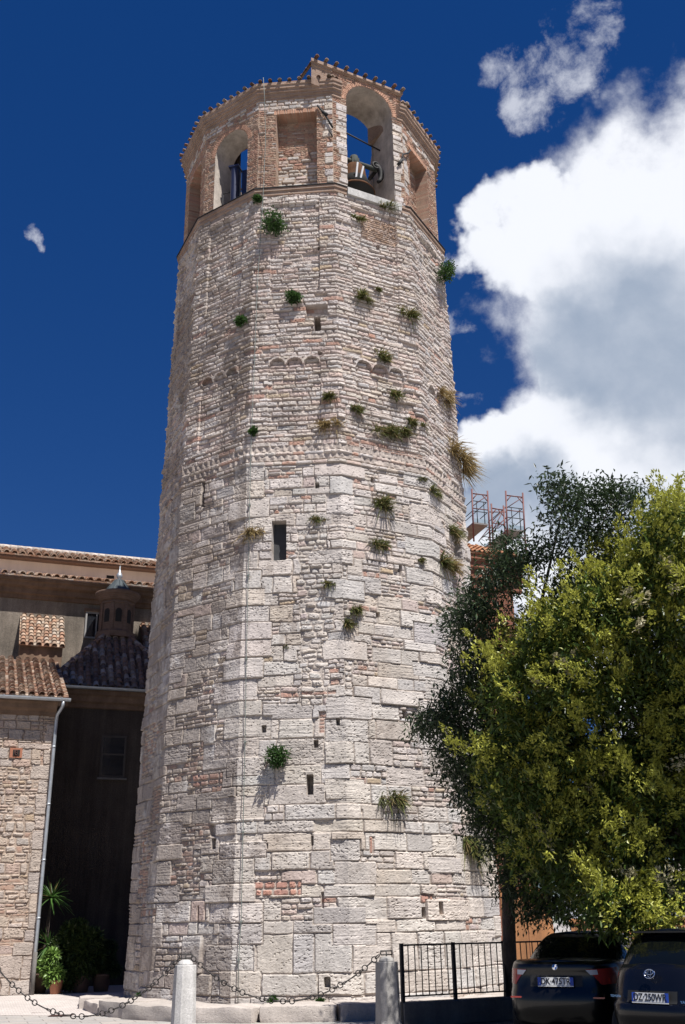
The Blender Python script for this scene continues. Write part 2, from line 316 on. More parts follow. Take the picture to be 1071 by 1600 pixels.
class Layout:
    def __init__(s, Wd, H, seed, res=.01):
        s.W, s.H, s.res = Wd, H, res; s.r = random.Random(seed); s.rects = [(0, Wd, 0, H, 0)]
    def stone(s, u0, u1, z0, z1, c): s.rects.append((u0, u1, z0, z1, CN.index(c)))
    def pick(s, w):
        x = s.r.random()*sum(w.values())
        for k, v in w.items():
            x -= v
            if x <= 0: return k
        return k
    def courses(s, u0, u1, z0, z1, hr, lr, w, sub=0., wsub=None, brk=()):
        z = z0; R = s.r
        while z < z1-.01:
            h = R.uniform(*hr)
            if z+h > z1-hr[0]*.6: h = z1-z
            u = u0-(R.random()*.5*lr[1])
            while u < u1:
                l = R.uniform(*lr)
                a, b = max(u, u0), min(u+l, u1)
                if b-a > .01:
                    if R.random() < sub and h > .12:
                        n = max(2, int(round(h/R.uniform(.07, .14)))); zz = z
                        for i in range(n):
                            hh = h/n; x = a
                            while x < b-.01:
                                q = R.uniform(.1, .38); y = min(x+q, b)
                                if b-y < .07: y = b
                                s.stone(x, y, zz, zz+hh, s.pick(wsub or w)); x = y
                            zz += hh
                    else: s.stone(a, b, z, z+h, s.pick(w))
                u += l
            z += h
    def compile(s):
        n = len(s.rects); A = np.array(s.rects, dtype=np.float64); s.A = A
        idm = np.zeros((int(s.H/s.res)+2, int(s.W/s.res)+2), np.int32); q = 1/s.res
        for i, (a, b, c, d, k) in enumerate(s.rects):
            idm[max(0, int(round(c*q))):max(0, int(round(d*q))), max(0, int(round(a*q))):max(0, int(round(b*q)))] = i
        s.idm = idm; g = np.random.default_rng(5); cls = A[:, 4].astype(int)
        base = np.array([CLS[c][0] for c in CN]); spr = np.array([CLS[c][1] for c in CN]); pm = np.array([CLS[c][2] for c in CN]); ps = np.array([CLS[c][3] for c in CN])
        s.jw = np.array([CLS[c][4] for c in CN])[cls]; s.cr = np.array([CLS[c][5] for c in CN])[cls]
        br = 1+g.normal(0, 1, n)[:, None]*spr[cls][:, None]*1.1
        hue = g.normal(0, .03, (n, 3)); hue[:, 1] *= .3; hue[:, 2] = -hue[:, 0]*1.2
        br = 1+(br-1)*.68; s.color = np.clip(base[cls]*br+.6*hue*base[cls], .03, .72)
        s.h = pm[cls]+g.normal(0, 1, n)*ps[cls]*.6; s.tu = g.normal(0, .035, n); s.tz = g.normal(0, .05, n)
        s.rough = g.uniform(.5, 1.5, n)
        miss = g.random(n) < .006; s.h[miss] = -.09
    def sample(s, u, z, warp=.02, wscale=.25, jd=.03, rough=.012, mort=(.47, .415, .365)):
        wu = u+warp*fbm(u, z, wscale, 21, 3); wz = z+warp*.8*fbm(u, z, wscale*1.3, 77, 3, 1.6)
        iu = np.clip((wu/s.res).astype(int), 0, s.idm.shape[1]-1); iz = np.clip((wz/s.res).astype(int), 0, s.idm.shape[0]-1)
        i = s.idm[iz, iu]; a = s.A
        dx = np.minimum(wu-a[i, 0], a[i, 1]-wu); dz = np.minimum(wz-a[i, 2], a[i, 3]-wz)
        r = np.minimum(s.cr[i], .45*np.minimum(a[i, 1]-a[i, 0], a[i, 3]-a[i, 2]))
        d = np.minimum(np.minimum(dx, dz), r-np.hypot(np.maximum(r-dx, 0), np.maximum(r-dz, 0)))
        d = d+.006*fbm(u, z, .06, 5, 2)
        cl = a[i, 4].astype(int); big = (cl == CN.index('block')) | (cl == CN.index('grey')) | (cl == CN.index('cream')) | (cl == CN.index('white'))
        fin = (cl == CN.index('bfine')) | (cl == CN.index('btan')); e = d-s.jw[i]; prof = sstep(np.where(fin, -.002, -.004), np.where(fin, .006, np.where(big, .014, .022)), e)
        soft = 1-np.where(big, .12, .35)*np.clip(1-e/.05, 0, 1)**2
        cu = (a[i, 0]+a[i, 1])/2; cz = (a[i, 2]+a[i, 3])/2
        n1 = fbm(u, z, .12, 301, 4, 1.4); n2 = vnoise(u, z, .03, .022, 9)
        hs = s.h[i]+np.clip(s.tu[i]*(wu-cu), -.02, .02)+np.clip(s.tz[i]*(wz-cz), -.012, .012)+rough*s.rough[i]*n1+rough*.45*n2
        bed = vnoise(u, z+.01*n1, .42, .02, 611)*np.where(big, 1., .3)*(s.rough[i] > .75); hs = hs+.0045*bed
        pit = -np.minimum(np.clip(fbm(u, z*1.7, .042, 401, 2)-np.where(s.rough[i] > 1.12, .38, .54), 0, 1)*.16, .022)
        h = -jd*(1-prof)*(1+.5*n1)+prof*soft*(hs+.008)+pit*prof
        bro = np.array(mort)*(1+.14*fbm(u, z, .5, 66, 3)[..., None])
        c = bro*(1-prof[..., None])+s.color[i]*(1+.09*n1[..., None]+.05*n2[..., None]+.05*bed[..., None])*prof[..., None]
        return h, np.clip(c, .02, .75), i

# ------------------------------------------------------------ ground
def sheet(name, pts, z, m, label=None):
    b = MB(); b.add([(x, y, z) for x, y in pts], [tuple(range(len(pts)))], (1, 1, 1), [(x*.94+y*.34, -x*.34+y*.94) for x, y in pts])
    o = b.build(name, m); o['kind'] = 'structure'; return o
sheet('ground', [(-600, -300), (600, -300), (600, 900), (-600, 900)], 0, M['paving'])
ea = R_(20); E1 = np.array([math.cos(ea), math.sin(ea)]); E2 = np.array([-math.sin(ea), math.cos(ea)])
pA = at_z(-90, 1586, 0)[:2]; pB = at_z(420, 1590, 0)[:2]
b = MB(); pl = [(*pA, .004), (*pB, .004), (3.4, 22, .004), (3.2, 25.5, .127), (-2, 25.5, .127), (-16, 25.5, .127), (3.2, 40, .127), (-22, 40, .127)]
b.add(pl, [(0, 1, 4, 5), (1, 2, 3, 4), (5, 4, 3, 6, 7)], (1, 1, 1), [(x*.94+y*.34, -x*.34+y*.94) for x, y, z in pl]); b.build('cobbled_pavement', M['cobble'])['kind'] = 'structure'
sheet('parking_asphalt', [(1.0, 18.9), (1.9, 2), (16, 2), (16, 27), (3, 20.6)], .008, M['asphalt'])

# ------------------------------------------------------------ tower
AX = np.array([-.78, 25.49]); VA = np.radians([-78, -50, -20.5, 10.5, 44, 76, 105, 135, 165, 195, 225, 253, 282])
VD = np.stack([np.sin(VA), -np.cos(VA)], 1)
def Rz(z): return 4.29-.0198*z
RREF = 4.1
SEG = [np.linalg.norm(VD[k+1]-VD[k])*RREF for k in range(12)]; UC = np.concatenate([[0], np.cumsum(SEG)])
FN = [(VD[k]+VD[k+1])/np.linalg.norm(VD[k]+VD[k+1]) for k in range(12)]
def phi_t(k, phi):
    d = np.array([math.sin(R_(phi)), -math.cos(R_(phi))]); a, b = VD[k], VD[k+1]
    e = b-a; return (a[0]*d[1]-a[1]*d[0])/-(e[0]*d[1]-e[1]*d[0])
def tower_hit(px, py):
    d = ray(px, py); ts = np.linspace(19, 50, 12000); P = CAM[None]+ts[:, None]*d[None]
    q = P[:, :2]-AX; v = np.stack([q@FN[k]-(VD[k]@FN[k])*Rz(P[:, 2]) for k in range(12)]).max(0)
    i = np.argmax(v < 0) if (v < 0).any() else np.argmin(v)
    p = P[i]; q = p[:2]-AX; k = int(np.argmax([q@FN[j]-(VD[j]@FN[j])*Rz(p[2]) for j in range(12)]))
    t = ((q/Rz(p[2])-VD[k])@(VD[k+1]-VD[k]))/((VD[k+1]-VD[k])@(VD[k+1]-VD[k]))
    return k, min(max(t, .01), .99), p, np.array([*FN[k], 0])
tower = empty('bell_tower', (AX[0], AX[1], 0), 0, 'tall twelve-sided pale stone bell tower with arched brick belfry, rising mid-picture', 'tower')
UT = UC[-1]; ZT = 19.42
def tower_layout():
    L = Layout(UT+.2, ZT+.3, 3)
    # base: big travertine blocks
    wb = {'block': 7, 'grey': 1.2, 'cream': 1.2, 'pink': .5}
    ws = {'white': 5, 'pink': 1.2, 'brick': .8, 'cream': 1, 'grey': 1, 'ochre': .5}
    L.courses(0, UT, 0, .75, (.35, .42), (.6, 1.3), wb)
    L.courses(0, UT, .75, 1.45, (.6, .75), (.35, .95), wb, .06, ws)
    L.courses(0, UT, 1.45, 5.2, (.22, .5), (.35, 1.15), wb, .22, ws)
    L.courses(0, UT, 5.2, 9.2, (.24, .46), (.4, 1.1), wb, .24, ws)
    L.courses(0, UT, 9.2, 11.5, (.12, .32), (.25, .85), {'white': 6, 'block': 2, 'cream': 1, 'grey': 1, 'pink': .5}, .35, ws)
    wt = {'thin': 8, 'white': 3, 'grey': 1.2, 'cream': 1.3, 'pink': 2.6, 'ochre': .35, 'brick': .5}
    L.courses(0, UT, 11.5, 12.12, (.1, .13), (.18, .5), {'thin': 5, 'pink': 2.5, 'brick': 1, 'cream': 1})
    L.courses(0, UT, 12.12, ZT+.3, (.085, .145), (.16, .6), wt)
    R = L.r
    def patch(k, p0, p1, z0, z1, hr, lr, w, sub=0):
        a, b = UC[k]+SEG[k]*phi_t(k, p0), UC[k]+SEG[k]*phi_t(k, p1); L.courses(a, b, z0, z1, hr, lr, w, sub)
    rub = {'rubble': 7, 'pink': .9, 'grey': 1, 'cream': 1, 'brick': .25}
    # rubble repair on the front left face
    for z in np.arange(5.9, 9.9, .4):
        c = 3.5-abs(z-8)*.5+R.uniform(-1, 1); wd = 6.5-abs(z-8.2)*.9+R.uniform(-1, 1.2)
        patch(2, max(c-wd, -18), min(c+wd*.6, 10.3), z, z+.4, (.08, .16), (.1, .32), rub)
    for z in np.arange(6.2, 9.4, .4): patch(3, 10.6, 11.5+R.uniform(0, 5), z, z+.4, (.1, .18), (.12, .34), rub)
    # smaller stone and brick on the left faces
    bw = {'rubble': 4, 'brick': 2.6, 'pink': 1.2, 'grey': 1.3, 'ochre': .8, 'cream': 1}
    for (k, a, b, z0, z1) in [(1, -49, -33, 2.2, 3.1), (1, -46, -30, 3.2, 3.6), (1, -49, -34, 4.5, 5.3), (1, -40, -26, 4.2, 4.55), (1, -45, -36, 2.5, 3.5), (0, -70, -58, 2.0, 3.6), (0, -62, -51, 3.7, 4.5), (0, -75, -63, 4.8, 6.), (1, -36, -23, 6.3, 6.7), (1, -48, -41, 7.2, 7.7)]:
        patch(k, a, b, z0, z1, (.06, .13), (.1, .3), bw)
    # bands of red brick and red stone
    for (k, a, b, z0, z1, c, hr, lr) in [(2, -18.5, -2, 2.14, 2.42, 'redst', (.13, .15), (.14, .34)), (2, -20, -12, 4.62, 4.78, 'brick', (.06, .08), (.2, .4)), (1, -48, -42, 2.28, 2.62, 'redst', (.1, .17), (.2, .4)), (1, -38, -26, 4.35, 4.6, 'redst', (.1, .13), (.2, .36)),
                                         (2, 3, 6, 5.3, 5.75, 'brick', (.06, .09), (.2, .3)), (2, -2, 8, 6.12, 6.2, 'brick', (.06, .08), (.3, .4)), (3, 33, 37, 1.98, 2.16, 'redst', (.17, .18), (.3, .34)), (3, 17, 18.6, 2.9, 3.25, 'redst', (.34, .36), (.1, .12)), (2, 5, 10, 6.9, 7.0, 'ochre', (.08, .1), (.2, .3)),
                                         (2, -17, -11, 6.85, 6.98, 'ochre', (.12, .13), (.2, .3)), (1, -46, -35, 7.55, 7.8, 'ochre', (.12, .14), (.3, .5)), (1, -49, -42, 8.6, 9.0, 'ochre', (.2, .22), (.4, .7)), (1, -30, -21, 6.92, 7.06, 'ochre', (.12, .14), (.3, .5)),
                                         (0, -66, -58, 2.4, 2.75, 'brick', (.06, .07), (.2, .25)), (0, -60, -52, 3.9, 4.4, 'brick', (.06, .07), (.2, .25)), (3, 25, 43, 12.0, 12.12, 'brick', (.06, .07), (.2, .25)), (2, -10, 5, 19.0, 19.3, 'white', (.12, .15), (.2, .4)), (3, 22, 38, 18.2, 18.9, 'btan', (.055, .065), (.2, .26))]:
        patch(k, a, b, z0, z1, hr, lr, {c: 1})
    # large quoins at the visible corners of the lower half
    for kv in (1, 2, 3, 4, 5):
        z = 0.; q = 0
        while z < 11.3:
            h = R.uniform(.32, .5); a = R.uniform(.25, .75); b = R.uniform(.25, .75)
            if R.random() < (.9 if kv == 2 else .55): L.stone(UC[kv]-a, UC[kv]+b, z, z+h, R.choice(['block', 'block', 'white', 'block', 'grey']))
            z += h; q += 1
    L.compile(); return L
TL = tower_layout()
def tower_wall():
    cu = []
    for k in range(12):
        n = max(2, int(SEG[k]/(.021 if k <= 4 else .15)))
        cu += [(k, i/n) for i in range(n)]
    K = np.array([c[0] for c in cu]); T = np.array([c[1] for c in cu])
    zs = np.concatenate([np.arange(-.1, 9.2, .0165), np.arange(9.2, ZT, .021), [ZT]])
    U = UC[K]+T*np.array(SEG)[K]; XY = VD[K]*(1-T)[:, None]+VD[K+1]*T[:, None]
    NM = np.array(FN)[K].copy(); sk = np.array(SEG)[K]; s0 = T*sk; s1 = (1-T)*sk
    for arr, oth in ((s0, (K-1) % 12), (s1, (K+1) % 12)):
        w = np.clip(.5*(1-arr/.09), 0, .5)[:, None]; NM = NM*(1-w)+np.array(FN)[oth]*w
    NM /= np.linalg.norm(NM, axis=1)[:, None]
    UU, ZZ = np.meshgrid(U, zs); TT = np.broadcast_to(T, UU.shape); KK = np.broadcast_to(K, UU.shape); SK = np.broadcast_to(sk, UU.shape)
    warp = np.where(ZZ > 12.1, .030, np.where((KK == 2) & (ZZ > 5.8) & (ZZ < 9.9) & (TT > .45), .06, .018))
    amp = np.where(ZZ > 12.1, .019, .009)
    h, C, I = TL.sample(UU, ZZ, warp, .28, np.where(ZZ > 12.1, .031, np.where(ZZ > 5.8, .027, .029)), amp, np.where((ZZ > 12.1)[..., None], np.array((.385, .315, .275)), np.array((.45, .395, .35))))
    # broad unevenness of an old wall
    h = h+.02*fbm(UU, ZZ, 1.2, 900, 3)
    # lesenes and blind arches
    pan = (TT > .21) & (TT < .80); pw = .59*SK; r = pw/6
    up = pan & (ZZ > 16.3) & (ZZ < 19.05)
    x = (TT-.21)*SK; xm = np.mod(x, 2*r)-r
    low = pan & (ZZ > 12.35) & (ZZ < 14.2); arch = pan & (ZZ >= 14.2) & (ZZ < 14.2+np.sqrt(np.maximum(r*r-xm*xm, 0))) & (np.abs(xm) < r*.93)
    h = h-.055*up-.04*low-.075*arch
    ring = pan & (ZZ > 14.2) & (np.abs(np.hypot(xm, ZZ-14.2)-r*1.04) < .035); h = np.where(ring, .012+.01*vnoise(UU, ZZ, .09, .09, 71), h)
    # the two dog-tooth courses with flat string courses between
    def saw(z0, z1, per, ph):
        m = (ZZ > z0) & (ZZ < z1); tri = np.abs(np.mod(UU+ph+.02*vnoise(UU, ZZ, .3, .3, 55), per)/per-.5)*2
        return m, tri
    for z0, z1, ph in ((11.62, 11.76, 0), (11.86, 12.0, .08)):
        m, tri = saw(z0, z1, .165, ph); jag = vnoise(UU, ZZ, .16, 5, 58) > -.55
        h = np.where(m, np.where(jag, -.018+.046*(1-tri), .0)+.01*vnoise(UU, ZZ, .05, .05, 3), h)
        C = np.where(m[..., None], np.array((.47, .405, .36))*(1+.2*vnoise(UU, ZZ, .16, 5, 59)[..., None]), C)
    for z0, z1 in ((11.53, 11.61), (11.77, 11.85), (12.01, 12.1)):
        m = (ZZ > z0) & (ZZ < z1); h = np.where(m, h*.9+.028, h)
    # openings and holes (face, angle from, angle to, z from, z to, depth)
    dark = np.zeros_like(h)
    ops = [(2, -11.7, -7.3, 9.16, 10.12, .34), (2, 2.3, 4.6, 15.12, 15.48, .4), (2, -.6, 7.2, 15.56, 15.86, .17), (2, -.6, 1.2, 4.06, 4.46, .4), (1, -40.8, -39.2, 10.85, 11.5, .45), (0, -62.3, -61.2, 11.1, 11.75, .4), (0, -61, -59.8, 8.7, 9.4, .35), (4, 63.5, 69, 9.9, 10.6, .3),
           (2, -15.5, -13.2, 18.55, 18.72, .15), (2, 3.5, 4.9, 14.42, 14.52, .25), (2, 3.8, 5.2, 12.62, 12.7, .2), (3, 25.5, 27.2, 14.75, 14.86, .2), (3, 29, 30.2, 17.95, 18.1, .15), (2, 3.8, 4.8, 17.55, 17.66, .2), (1, -34.6, -33.6, 13.3, 13.42, .2), (1, -33, -32.2, 10.2, 10.3, .2), (2, 2.5, 3.5, 10.9, 11.02, .2), (3, 22, 23.2, 11.15, 11.3, .2),
           (1, -29.2, -27.8, 3.08, 3.28, .35), (2, 3.4, 4.0, 1.9, 2.2, .1), (2, .6, 1.3, 3.08, 3.26, .12), (3, 38.5, 39.9, 1.75, 2.0, .22), (3, 33.2, 34.4, 1.72, 1.9, .3), (1, -33.4, -32.8, 1.5, 2.0, .1), (2, 4, 5.3, .5, .68, .2), (2, -14, -12.6, 5.35, 5.5, .2), (2, 8, 9, 5.45, 5.6, .2), (3, 30, 31.3, 5.7, 5.86, .2), (3, 22, 23, 7.9, 8.0, .16), (3, 31, 32.4, 9.05, 9.2, .16), (2, 1.5, 2.6, 5.0, 5.15, .22)]
    for k, a, b, z0, z1, d in ops:
        t0, t1 = phi_t(k, a), phi_t(k, b)
        m = (KK == k) & (TT > t0) & (TT < t1) & (ZZ > z0) & (ZZ < z1); h = np.where(m, -d, h)
    # patchy lichen and grime; the extra darkening on the two left faces is painted shade
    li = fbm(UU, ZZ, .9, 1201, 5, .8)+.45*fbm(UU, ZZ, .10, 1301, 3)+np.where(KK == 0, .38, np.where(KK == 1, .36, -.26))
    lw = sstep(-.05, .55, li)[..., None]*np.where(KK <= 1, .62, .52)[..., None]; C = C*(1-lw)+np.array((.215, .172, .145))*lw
    br_ = sstep(.25, .7, fbm(UU, ZZ, 2.4, 1401, 4, .5))[..., None]*.28; C = C*(1-br_)+C*np.array((.80, .70, .60))*br_
    RR = Rz(ZZ); X = XY[:, 0]*RR+NM[:, 0]*h; Y = XY[:, 1]*RR+NM[:, 1]*h
    V = np.stack([X, Y, ZZ], -1); ny, nx = h.shape
    base = (np.arange(ny-1)[:, None]*nx+np.arange(nx)[None]); nxt = (np.arange(ny-1)[:, None]*nx+(np.arange(nx)[None]+1) % nx)
    F = np.stack([base, nxt, nxt+nx, base+nx], -1).reshape(-1, 4)
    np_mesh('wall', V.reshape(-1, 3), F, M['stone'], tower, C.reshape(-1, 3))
tower_wall()
def wallpt(k, t, z, off=0.):
    p = (VD[k]*(1-t)+VD[k+1]*t)*Rz(z)+FN[k]*off; return np.array([p[0], p[1], z])   # tower-local
# shutter in the big window
b = MB(); t0, t1 = phi_t(2, -11.9), phi_t(2, -7.1)
c = wallpt(2, (t0+t1)/2, 9.64, -.25); b.box(c, (.36, .03, .98), math.atan2(FN[2][0], -FN[2][1])); b.build('window_shutter', M['board'], tower)

def sweep(prof, ks, name, m, parent, closed=True):
    """profile [(offset,z)] swept along the faces; ks = [(k,t0,t1)]"""
    b = MB()
    for k, t0, t1 in ks:
        vs = []; uv = []; acc = 0
        for j, (o, z) in enumerate(prof):
            if j: acc += math.hypot(o-prof[j-1][0], z-prof[j-1][1])
            for t in (t0, t1):
                p = (VD[k]*(1-t)+VD[k+1]*t)*o; vs.append((p[0], p[1], z)); uv.append((UC[k]+t*SEG[k], acc))
        n = len(prof); fs = [(2*j, 2*j+1, 2*j+3, 2*j+2) for j in range(n-1)]
        fs += [(2*n-2, 2*n-1, 1, 0)]
        if t0 > 0 or t1 < 1: fs += [tuple(2*j for j in range(n)), tuple(2*j+1 for j in range(n))]
        b.add(vs, fs, (1, 1, 1), uv)
    return b.build(name, m, parent)
RB = 3.80; ZB = 19.42
allk = [(k, 0, 1) for k in range(12)]
sweep([(3.86, 19.30), (3.925, 19.36), (3.925, 19.46), (3.96, 19.48), (3.96, 19.56), (3.6, 19.60), (3.6, 19.3)], [a for a in allk if a[0] != 3]+[(3, 0, .16), (3, .88, 1)], 'string_course', M['cornice'], tower)
sweep([(3.985, 19.565), (3.985, 19.585), (3.7, 19.63), (3.7, 19.60)], [a for a in allk if a[0] != 3]+[(3, 0, .16), (3, .93, 1)], 'metal_flashing', M['iron'], tower)
sweep([(3.85, 19.34), (3.98, 19.36), (4.0, 19.56), (3.6, 19.58), (3.6, 19.34)], [(3, .165, .875)], 'arch_sill', M['marble'], tower)

# ---- belfry
WB = [np.linalg.norm(VD[k+1]-VD[k])*RB for k in range(12)]
OPEN = {1: (.5, .31, 21.55), 3: (.525, .335, 22.70), 5: (.5, .31, 21.55), 7: (.5, .31, 21.55), 9: (.5, .31, 21.55), 11: (.5, .31, 21.55)}   # centre t, half width t, springing
NICHE = {0: (.5, .3, 19.62, 22.0), 2: (.51, .27, 19.62, 22.16), 4: (.45, .27, 19.75, 22.05), 6: (.5, .27, 19.62, 22.1), 8: (.5, .27, 19.62, 22.1), 10: (.5, .27, 19.62, 22.1)}
belfry = empty('belfry', (0, 0, 0)); belfry.parent = tower
def belfry_face(k):
    w = WB[k]; ztop = 23.58 if k == 3 else 22.70; H = ztop-ZB
    L = Layout(w, H+.05, 40+k); R = L.r
    bw = {'bfine': 6, 'btan': 3, 'pink': .7, 'white': .35}
    L.courses(0, w, 0, H+.05, (.06, .064), (.22, .3), bw)
    if k == 2:
        L.courses(0, w, 2.92, 3.3, (.09, .13), (.14, .34), {'white': 3, 'grey': 1.5, 'pink': .5})
        L.courses(.2, w*.75, 2.76, 2.92, (.08, .09), (.14, .34), {'white': 4, 'grey': 1})
        L.courses(w*.24, w*.78, .1, 1.25, (.09, .15), (.14, .4), {'rubble': 5, 'cream': 1, 'pink': 1, 'bfine': .6})
        L.courses(w*.24, w*.78, 1.25, 1.7, (.08, .13), (.14, .35), {'rubble': 2, 'cream': 1, 'pink': 2, 'redst': 1.5, 'bfine': 2})
    if k in (1, 0, 4): L.courses(0, w, 2.95, 3.3, (.09, .13), (.14, .34), {'white': 2, 'grey': 1.5, 'bfine': 2, 'cream': 1})
    op = OPEN.get(k)
    zq = .15; j = 0
    while zq < 2.95 and (k == 3 or k in (2, 4)):
        h = R.uniform(.14, .26); l = R.choice([.2, .32, .26])
        if k == 3:
            a = (op[0]-op[1])*w; e = (op[0]+op[1])*w
            L.stone(max(0, a-l), a+.05, zq, zq+h, R.choice(['white', 'white', 'cream', 'white', 'grey'])); L.stone(e-.05, min(w, e+l), zq, zq+h, R.choice(['white', 'white', 'cream', 'white']))
        if k == 2: L.stone(w-l*.9, w, zq, zq+h, R.choice(['white', 'white', 'cream', 'bfine', 'white']))
        if k == 4: L.stone(0, l*.9, zq, zq+h, R.choice(['white', 'white', 'cream', 'bfine']))
        zq += h
    L.compile()
    vis = k <= 4
    nu = int(w/(.016 if vis else .09)); nz = int(H/(.016 if vis else .09)); us = np.linspace(0, w, nu+1); zs = np.linspace(0, H, nz+1); UU, ZZ = np.meshgrid(us, zs)
    h, C, _ = L.sample(UU, ZZ, .008, .2, .016, .005, mort=(.33, .245, .185)); h = h+.008*fbm(UU, ZZ, .8, 15, 3)
    T = UU/w; Zw = ZZ+ZB
    e0 = np.minimum(UU, w-UU); h = h*np.clip(e0/.03, 0, 1)
    if k in NICHE:
        ct, ht, z0, z1 = NICHE[k]; m = (np.abs(T-ct) < ht) & (Zw > z0) & (Zw < z1-(0 if k != 0 else .18*((T-ct)/ht)**2)); dep = .36
        h = np.where(m, h-dep, h)
        # soldier course over the niche
        sc = (np.abs(T-ct) < ht+.03) & (Zw >= z1) & (Zw < z1+.15); tri = np.mod(UU, .07)/.07
        h = np.where(sc, np.where(tri < .14, -.012, .006), h)
        C = np.where(sc[..., None], np.where((tri < .14)[..., None], (.42, .34, .28), np.array((.44, .25, .17))*(1+.25*vnoise(np.floor(UU/.07)*3.7, ZZ*0, 1, 1, 4)[..., None])), C)
    keep = np.ones((nz, nu), bool)
    if op:
        ct, ht, zs_ = op; r = ht*w; x = (T-ct)*w
        ins = (np.abs(x) < r) & (Zw < zs_+np.sqrt(np.maximum(r*r-x*x, 0))) & (Zw > ZB+.1)
        keep = ~(ins[:-1, :-1] & ins[1:, :-1] & ins[:-1, 1:] & ins[1:, 1:])
        # brick ring round the arch
        rr = np.hypot(x, Zw-zs_); ring = (Zw > zs_) & (rr > r) & (rr < r+.14); an = np.mod(np.arctan2(Zw-zs_, x)*(r+.07), .065)/.065
        h = np.where(ring, np.where(an < .14, -.01, .012), h)
        C = np.where(ring[..., None], np.where((an < .14)[..., None], (.46, .38, .32), np.array((.45, .26, .18))*(1+.2*vnoise(np.floor(np.arctan2(Zw-zs_, x)*(r+.07)/.065)*3.1, ZZ*0, 1, 1, 8)[..., None])), C)
    XY = (VD[k][None, None]*(1-T)[..., None]+VD[k+1][None, None]*T[..., None])*RB+FN[k][None, None]*h[..., None]
    V = np.concatenate([XY, Zw[..., None]], -1).reshape(-1, 3)
    bidx = np.arange(nz)[:, None]*(nu+1)+np.arange(nu)[None]
    F = np.stack([bidx, bidx+1, bidx+nu+2, bidx+nu+1], -1)[keep]
    np_mesh('belfry_wall', V, F.reshape(-1, 4), M['brickwork'], belfry, C.reshape(-1, 3))
    # thickness: reveals, vault, inner face
    TK = .72 if k in (1, 7) else 1.15; n3 = FN[k]
    def P(t, z, d):
        p = (VD[k]*(1-t)+VD[k+1]*t)*RB-n3*d; return (p[0], p[1], z)
    b = MB()
    if op:
        ct, ht, zs_ = op; r = ht*w; ol = [(ct-ht, ZB+.12)]+[(ct-ht, zs_+a) for a in np.linspace(-2, 0, 5) if zs_+a > ZB+.2]
        ol += [(ct-ht*math.cos(a), zs_+r*math.sin(a)) for a in np.linspace(0, math.pi, 25)[1:-1]]
        ol += [(ct+ht, zs_-a) for a in np.linspace(0, 2, 5) if zs_-a > ZB+.2]+[(ct+ht, ZB+.12)]
        n = len(ol); vs = [P(t, z, -.004) for t, z in ol]+[P(t, z, TK) for t, z in ol]
        b.add(vs, [(i, i+1, n+i+1, n+i) for i in range(n-1)]); 
        b.build('arch_reveal', M['plaster_pale'], belfry)
        b = MB(); b.add([P(ct-ht, ZB+.12, 0), P(ct+ht, ZB+.12, 0), P(ct+ht, ZB+.12, TK), P(ct-ht, ZB+.12, TK)], [(0, 1, 2, 3)]); b.build('arch_floor', M['plaster_pale'], belfry)
        b = MB(); q = .38
        top = [(ct-ht, zs_)]+[(ct-ht*math.cos(a), zs_+r*math.sin(a)) for a in np.linspace(0, math.pi, 25)[1:-1]]+[(ct+ht, zs_)]
        zc = max(ztop, zs_+r+.1)
        e = TK*math.tan(math.pi/12)/w
        b.add([P(e, ZB, TK), P(ct-ht, ZB, TK), P(ct-ht, zs_, TK), P(e, zs_, TK)], [(0, 1, 2, 3)])
        b.add([P(1-e, ZB, TK), P(ct+ht, ZB, TK), P(ct+ht, zs_, TK), P(1-e, zs_, TK)], [(0, 1, 2, 3)])
        vs = [P(t, z, TK) for t, z in top]+[P(min(max(t, e), 1-e), zc, TK) for t, z in top]; n = len(top); b.add(vs, [(i, i+1, n+i+1, n+i) for i in range(n-1)])
        b.add([P(e, zs_, TK), P(ct-ht, zs_, TK), P(ct-ht, zc, TK), P(e, zc, TK)], [(0, 1, 2, 3)]); b.add([P(1-e, zs_, TK), P(ct+ht, zs_, TK), P(ct+ht, zc, TK), P(1-e, zc, TK)], [(0, 1, 2, 3)])
        b.build('inner_wall', M['plaster_pale'], belfry)
        if k == 3:
            b = MB(); pl = [(1.16, zs_-.15), (2.3, ZB+.1), (1.16, ZB+.1)]
            b.add([P(ct+ht+.002, z, d) for d, z in pl]+[P(ct+ht+.14, z, d) for d, z in pl], [(0, 1, 2), (3, 4, 5), (0, 1, 4, 3), (1, 2, 5, 4), (2, 0, 3, 5)]); b.build('sloping_buttress', M['plaster_pale'], belfry)
    else:
        e = TK*math.tan(math.pi/12)/w
        b.add([P(e, ZB, TK), P(1-e, ZB, TK), P(1-e, ztop, TK), P(e, ztop, TK)], [(0, 1, 2, 3)]); b.build('inner_wall', M['plaster_pale'], belfry)
for k in range(12): belfry_face(k)
corn = [(RB-.04, 22.64), (RB+.035, 22.66), (RB+.035, 22.75), (RB+.07, 22.755), (RB+.08, 22.84), (RB+.125, 22.845), (RB+.125, 22.93), (RB+.165, 22.94), (RB+.17, 23.03), (RB+.195, 23.04), (RB+.195, 23.13), (RB-1.2, 23.42), (RB-1.2, 22.6)]
cks = [a for a in allk if a[0] != 3]+[(3, 0, .12), (3, .92, 1)]
sweep(corn, cks, 'cornice', M['cornice'], tower)
# floor of the bell chamber
b = MB(); b.add([(VD[k][0]*3.7, VD[k][1]*3.7, ZB+.05) for k in range(12)], [tuple(range(12))]); b.build('bell_chamber_floor', M['plaster_pale'], tower)
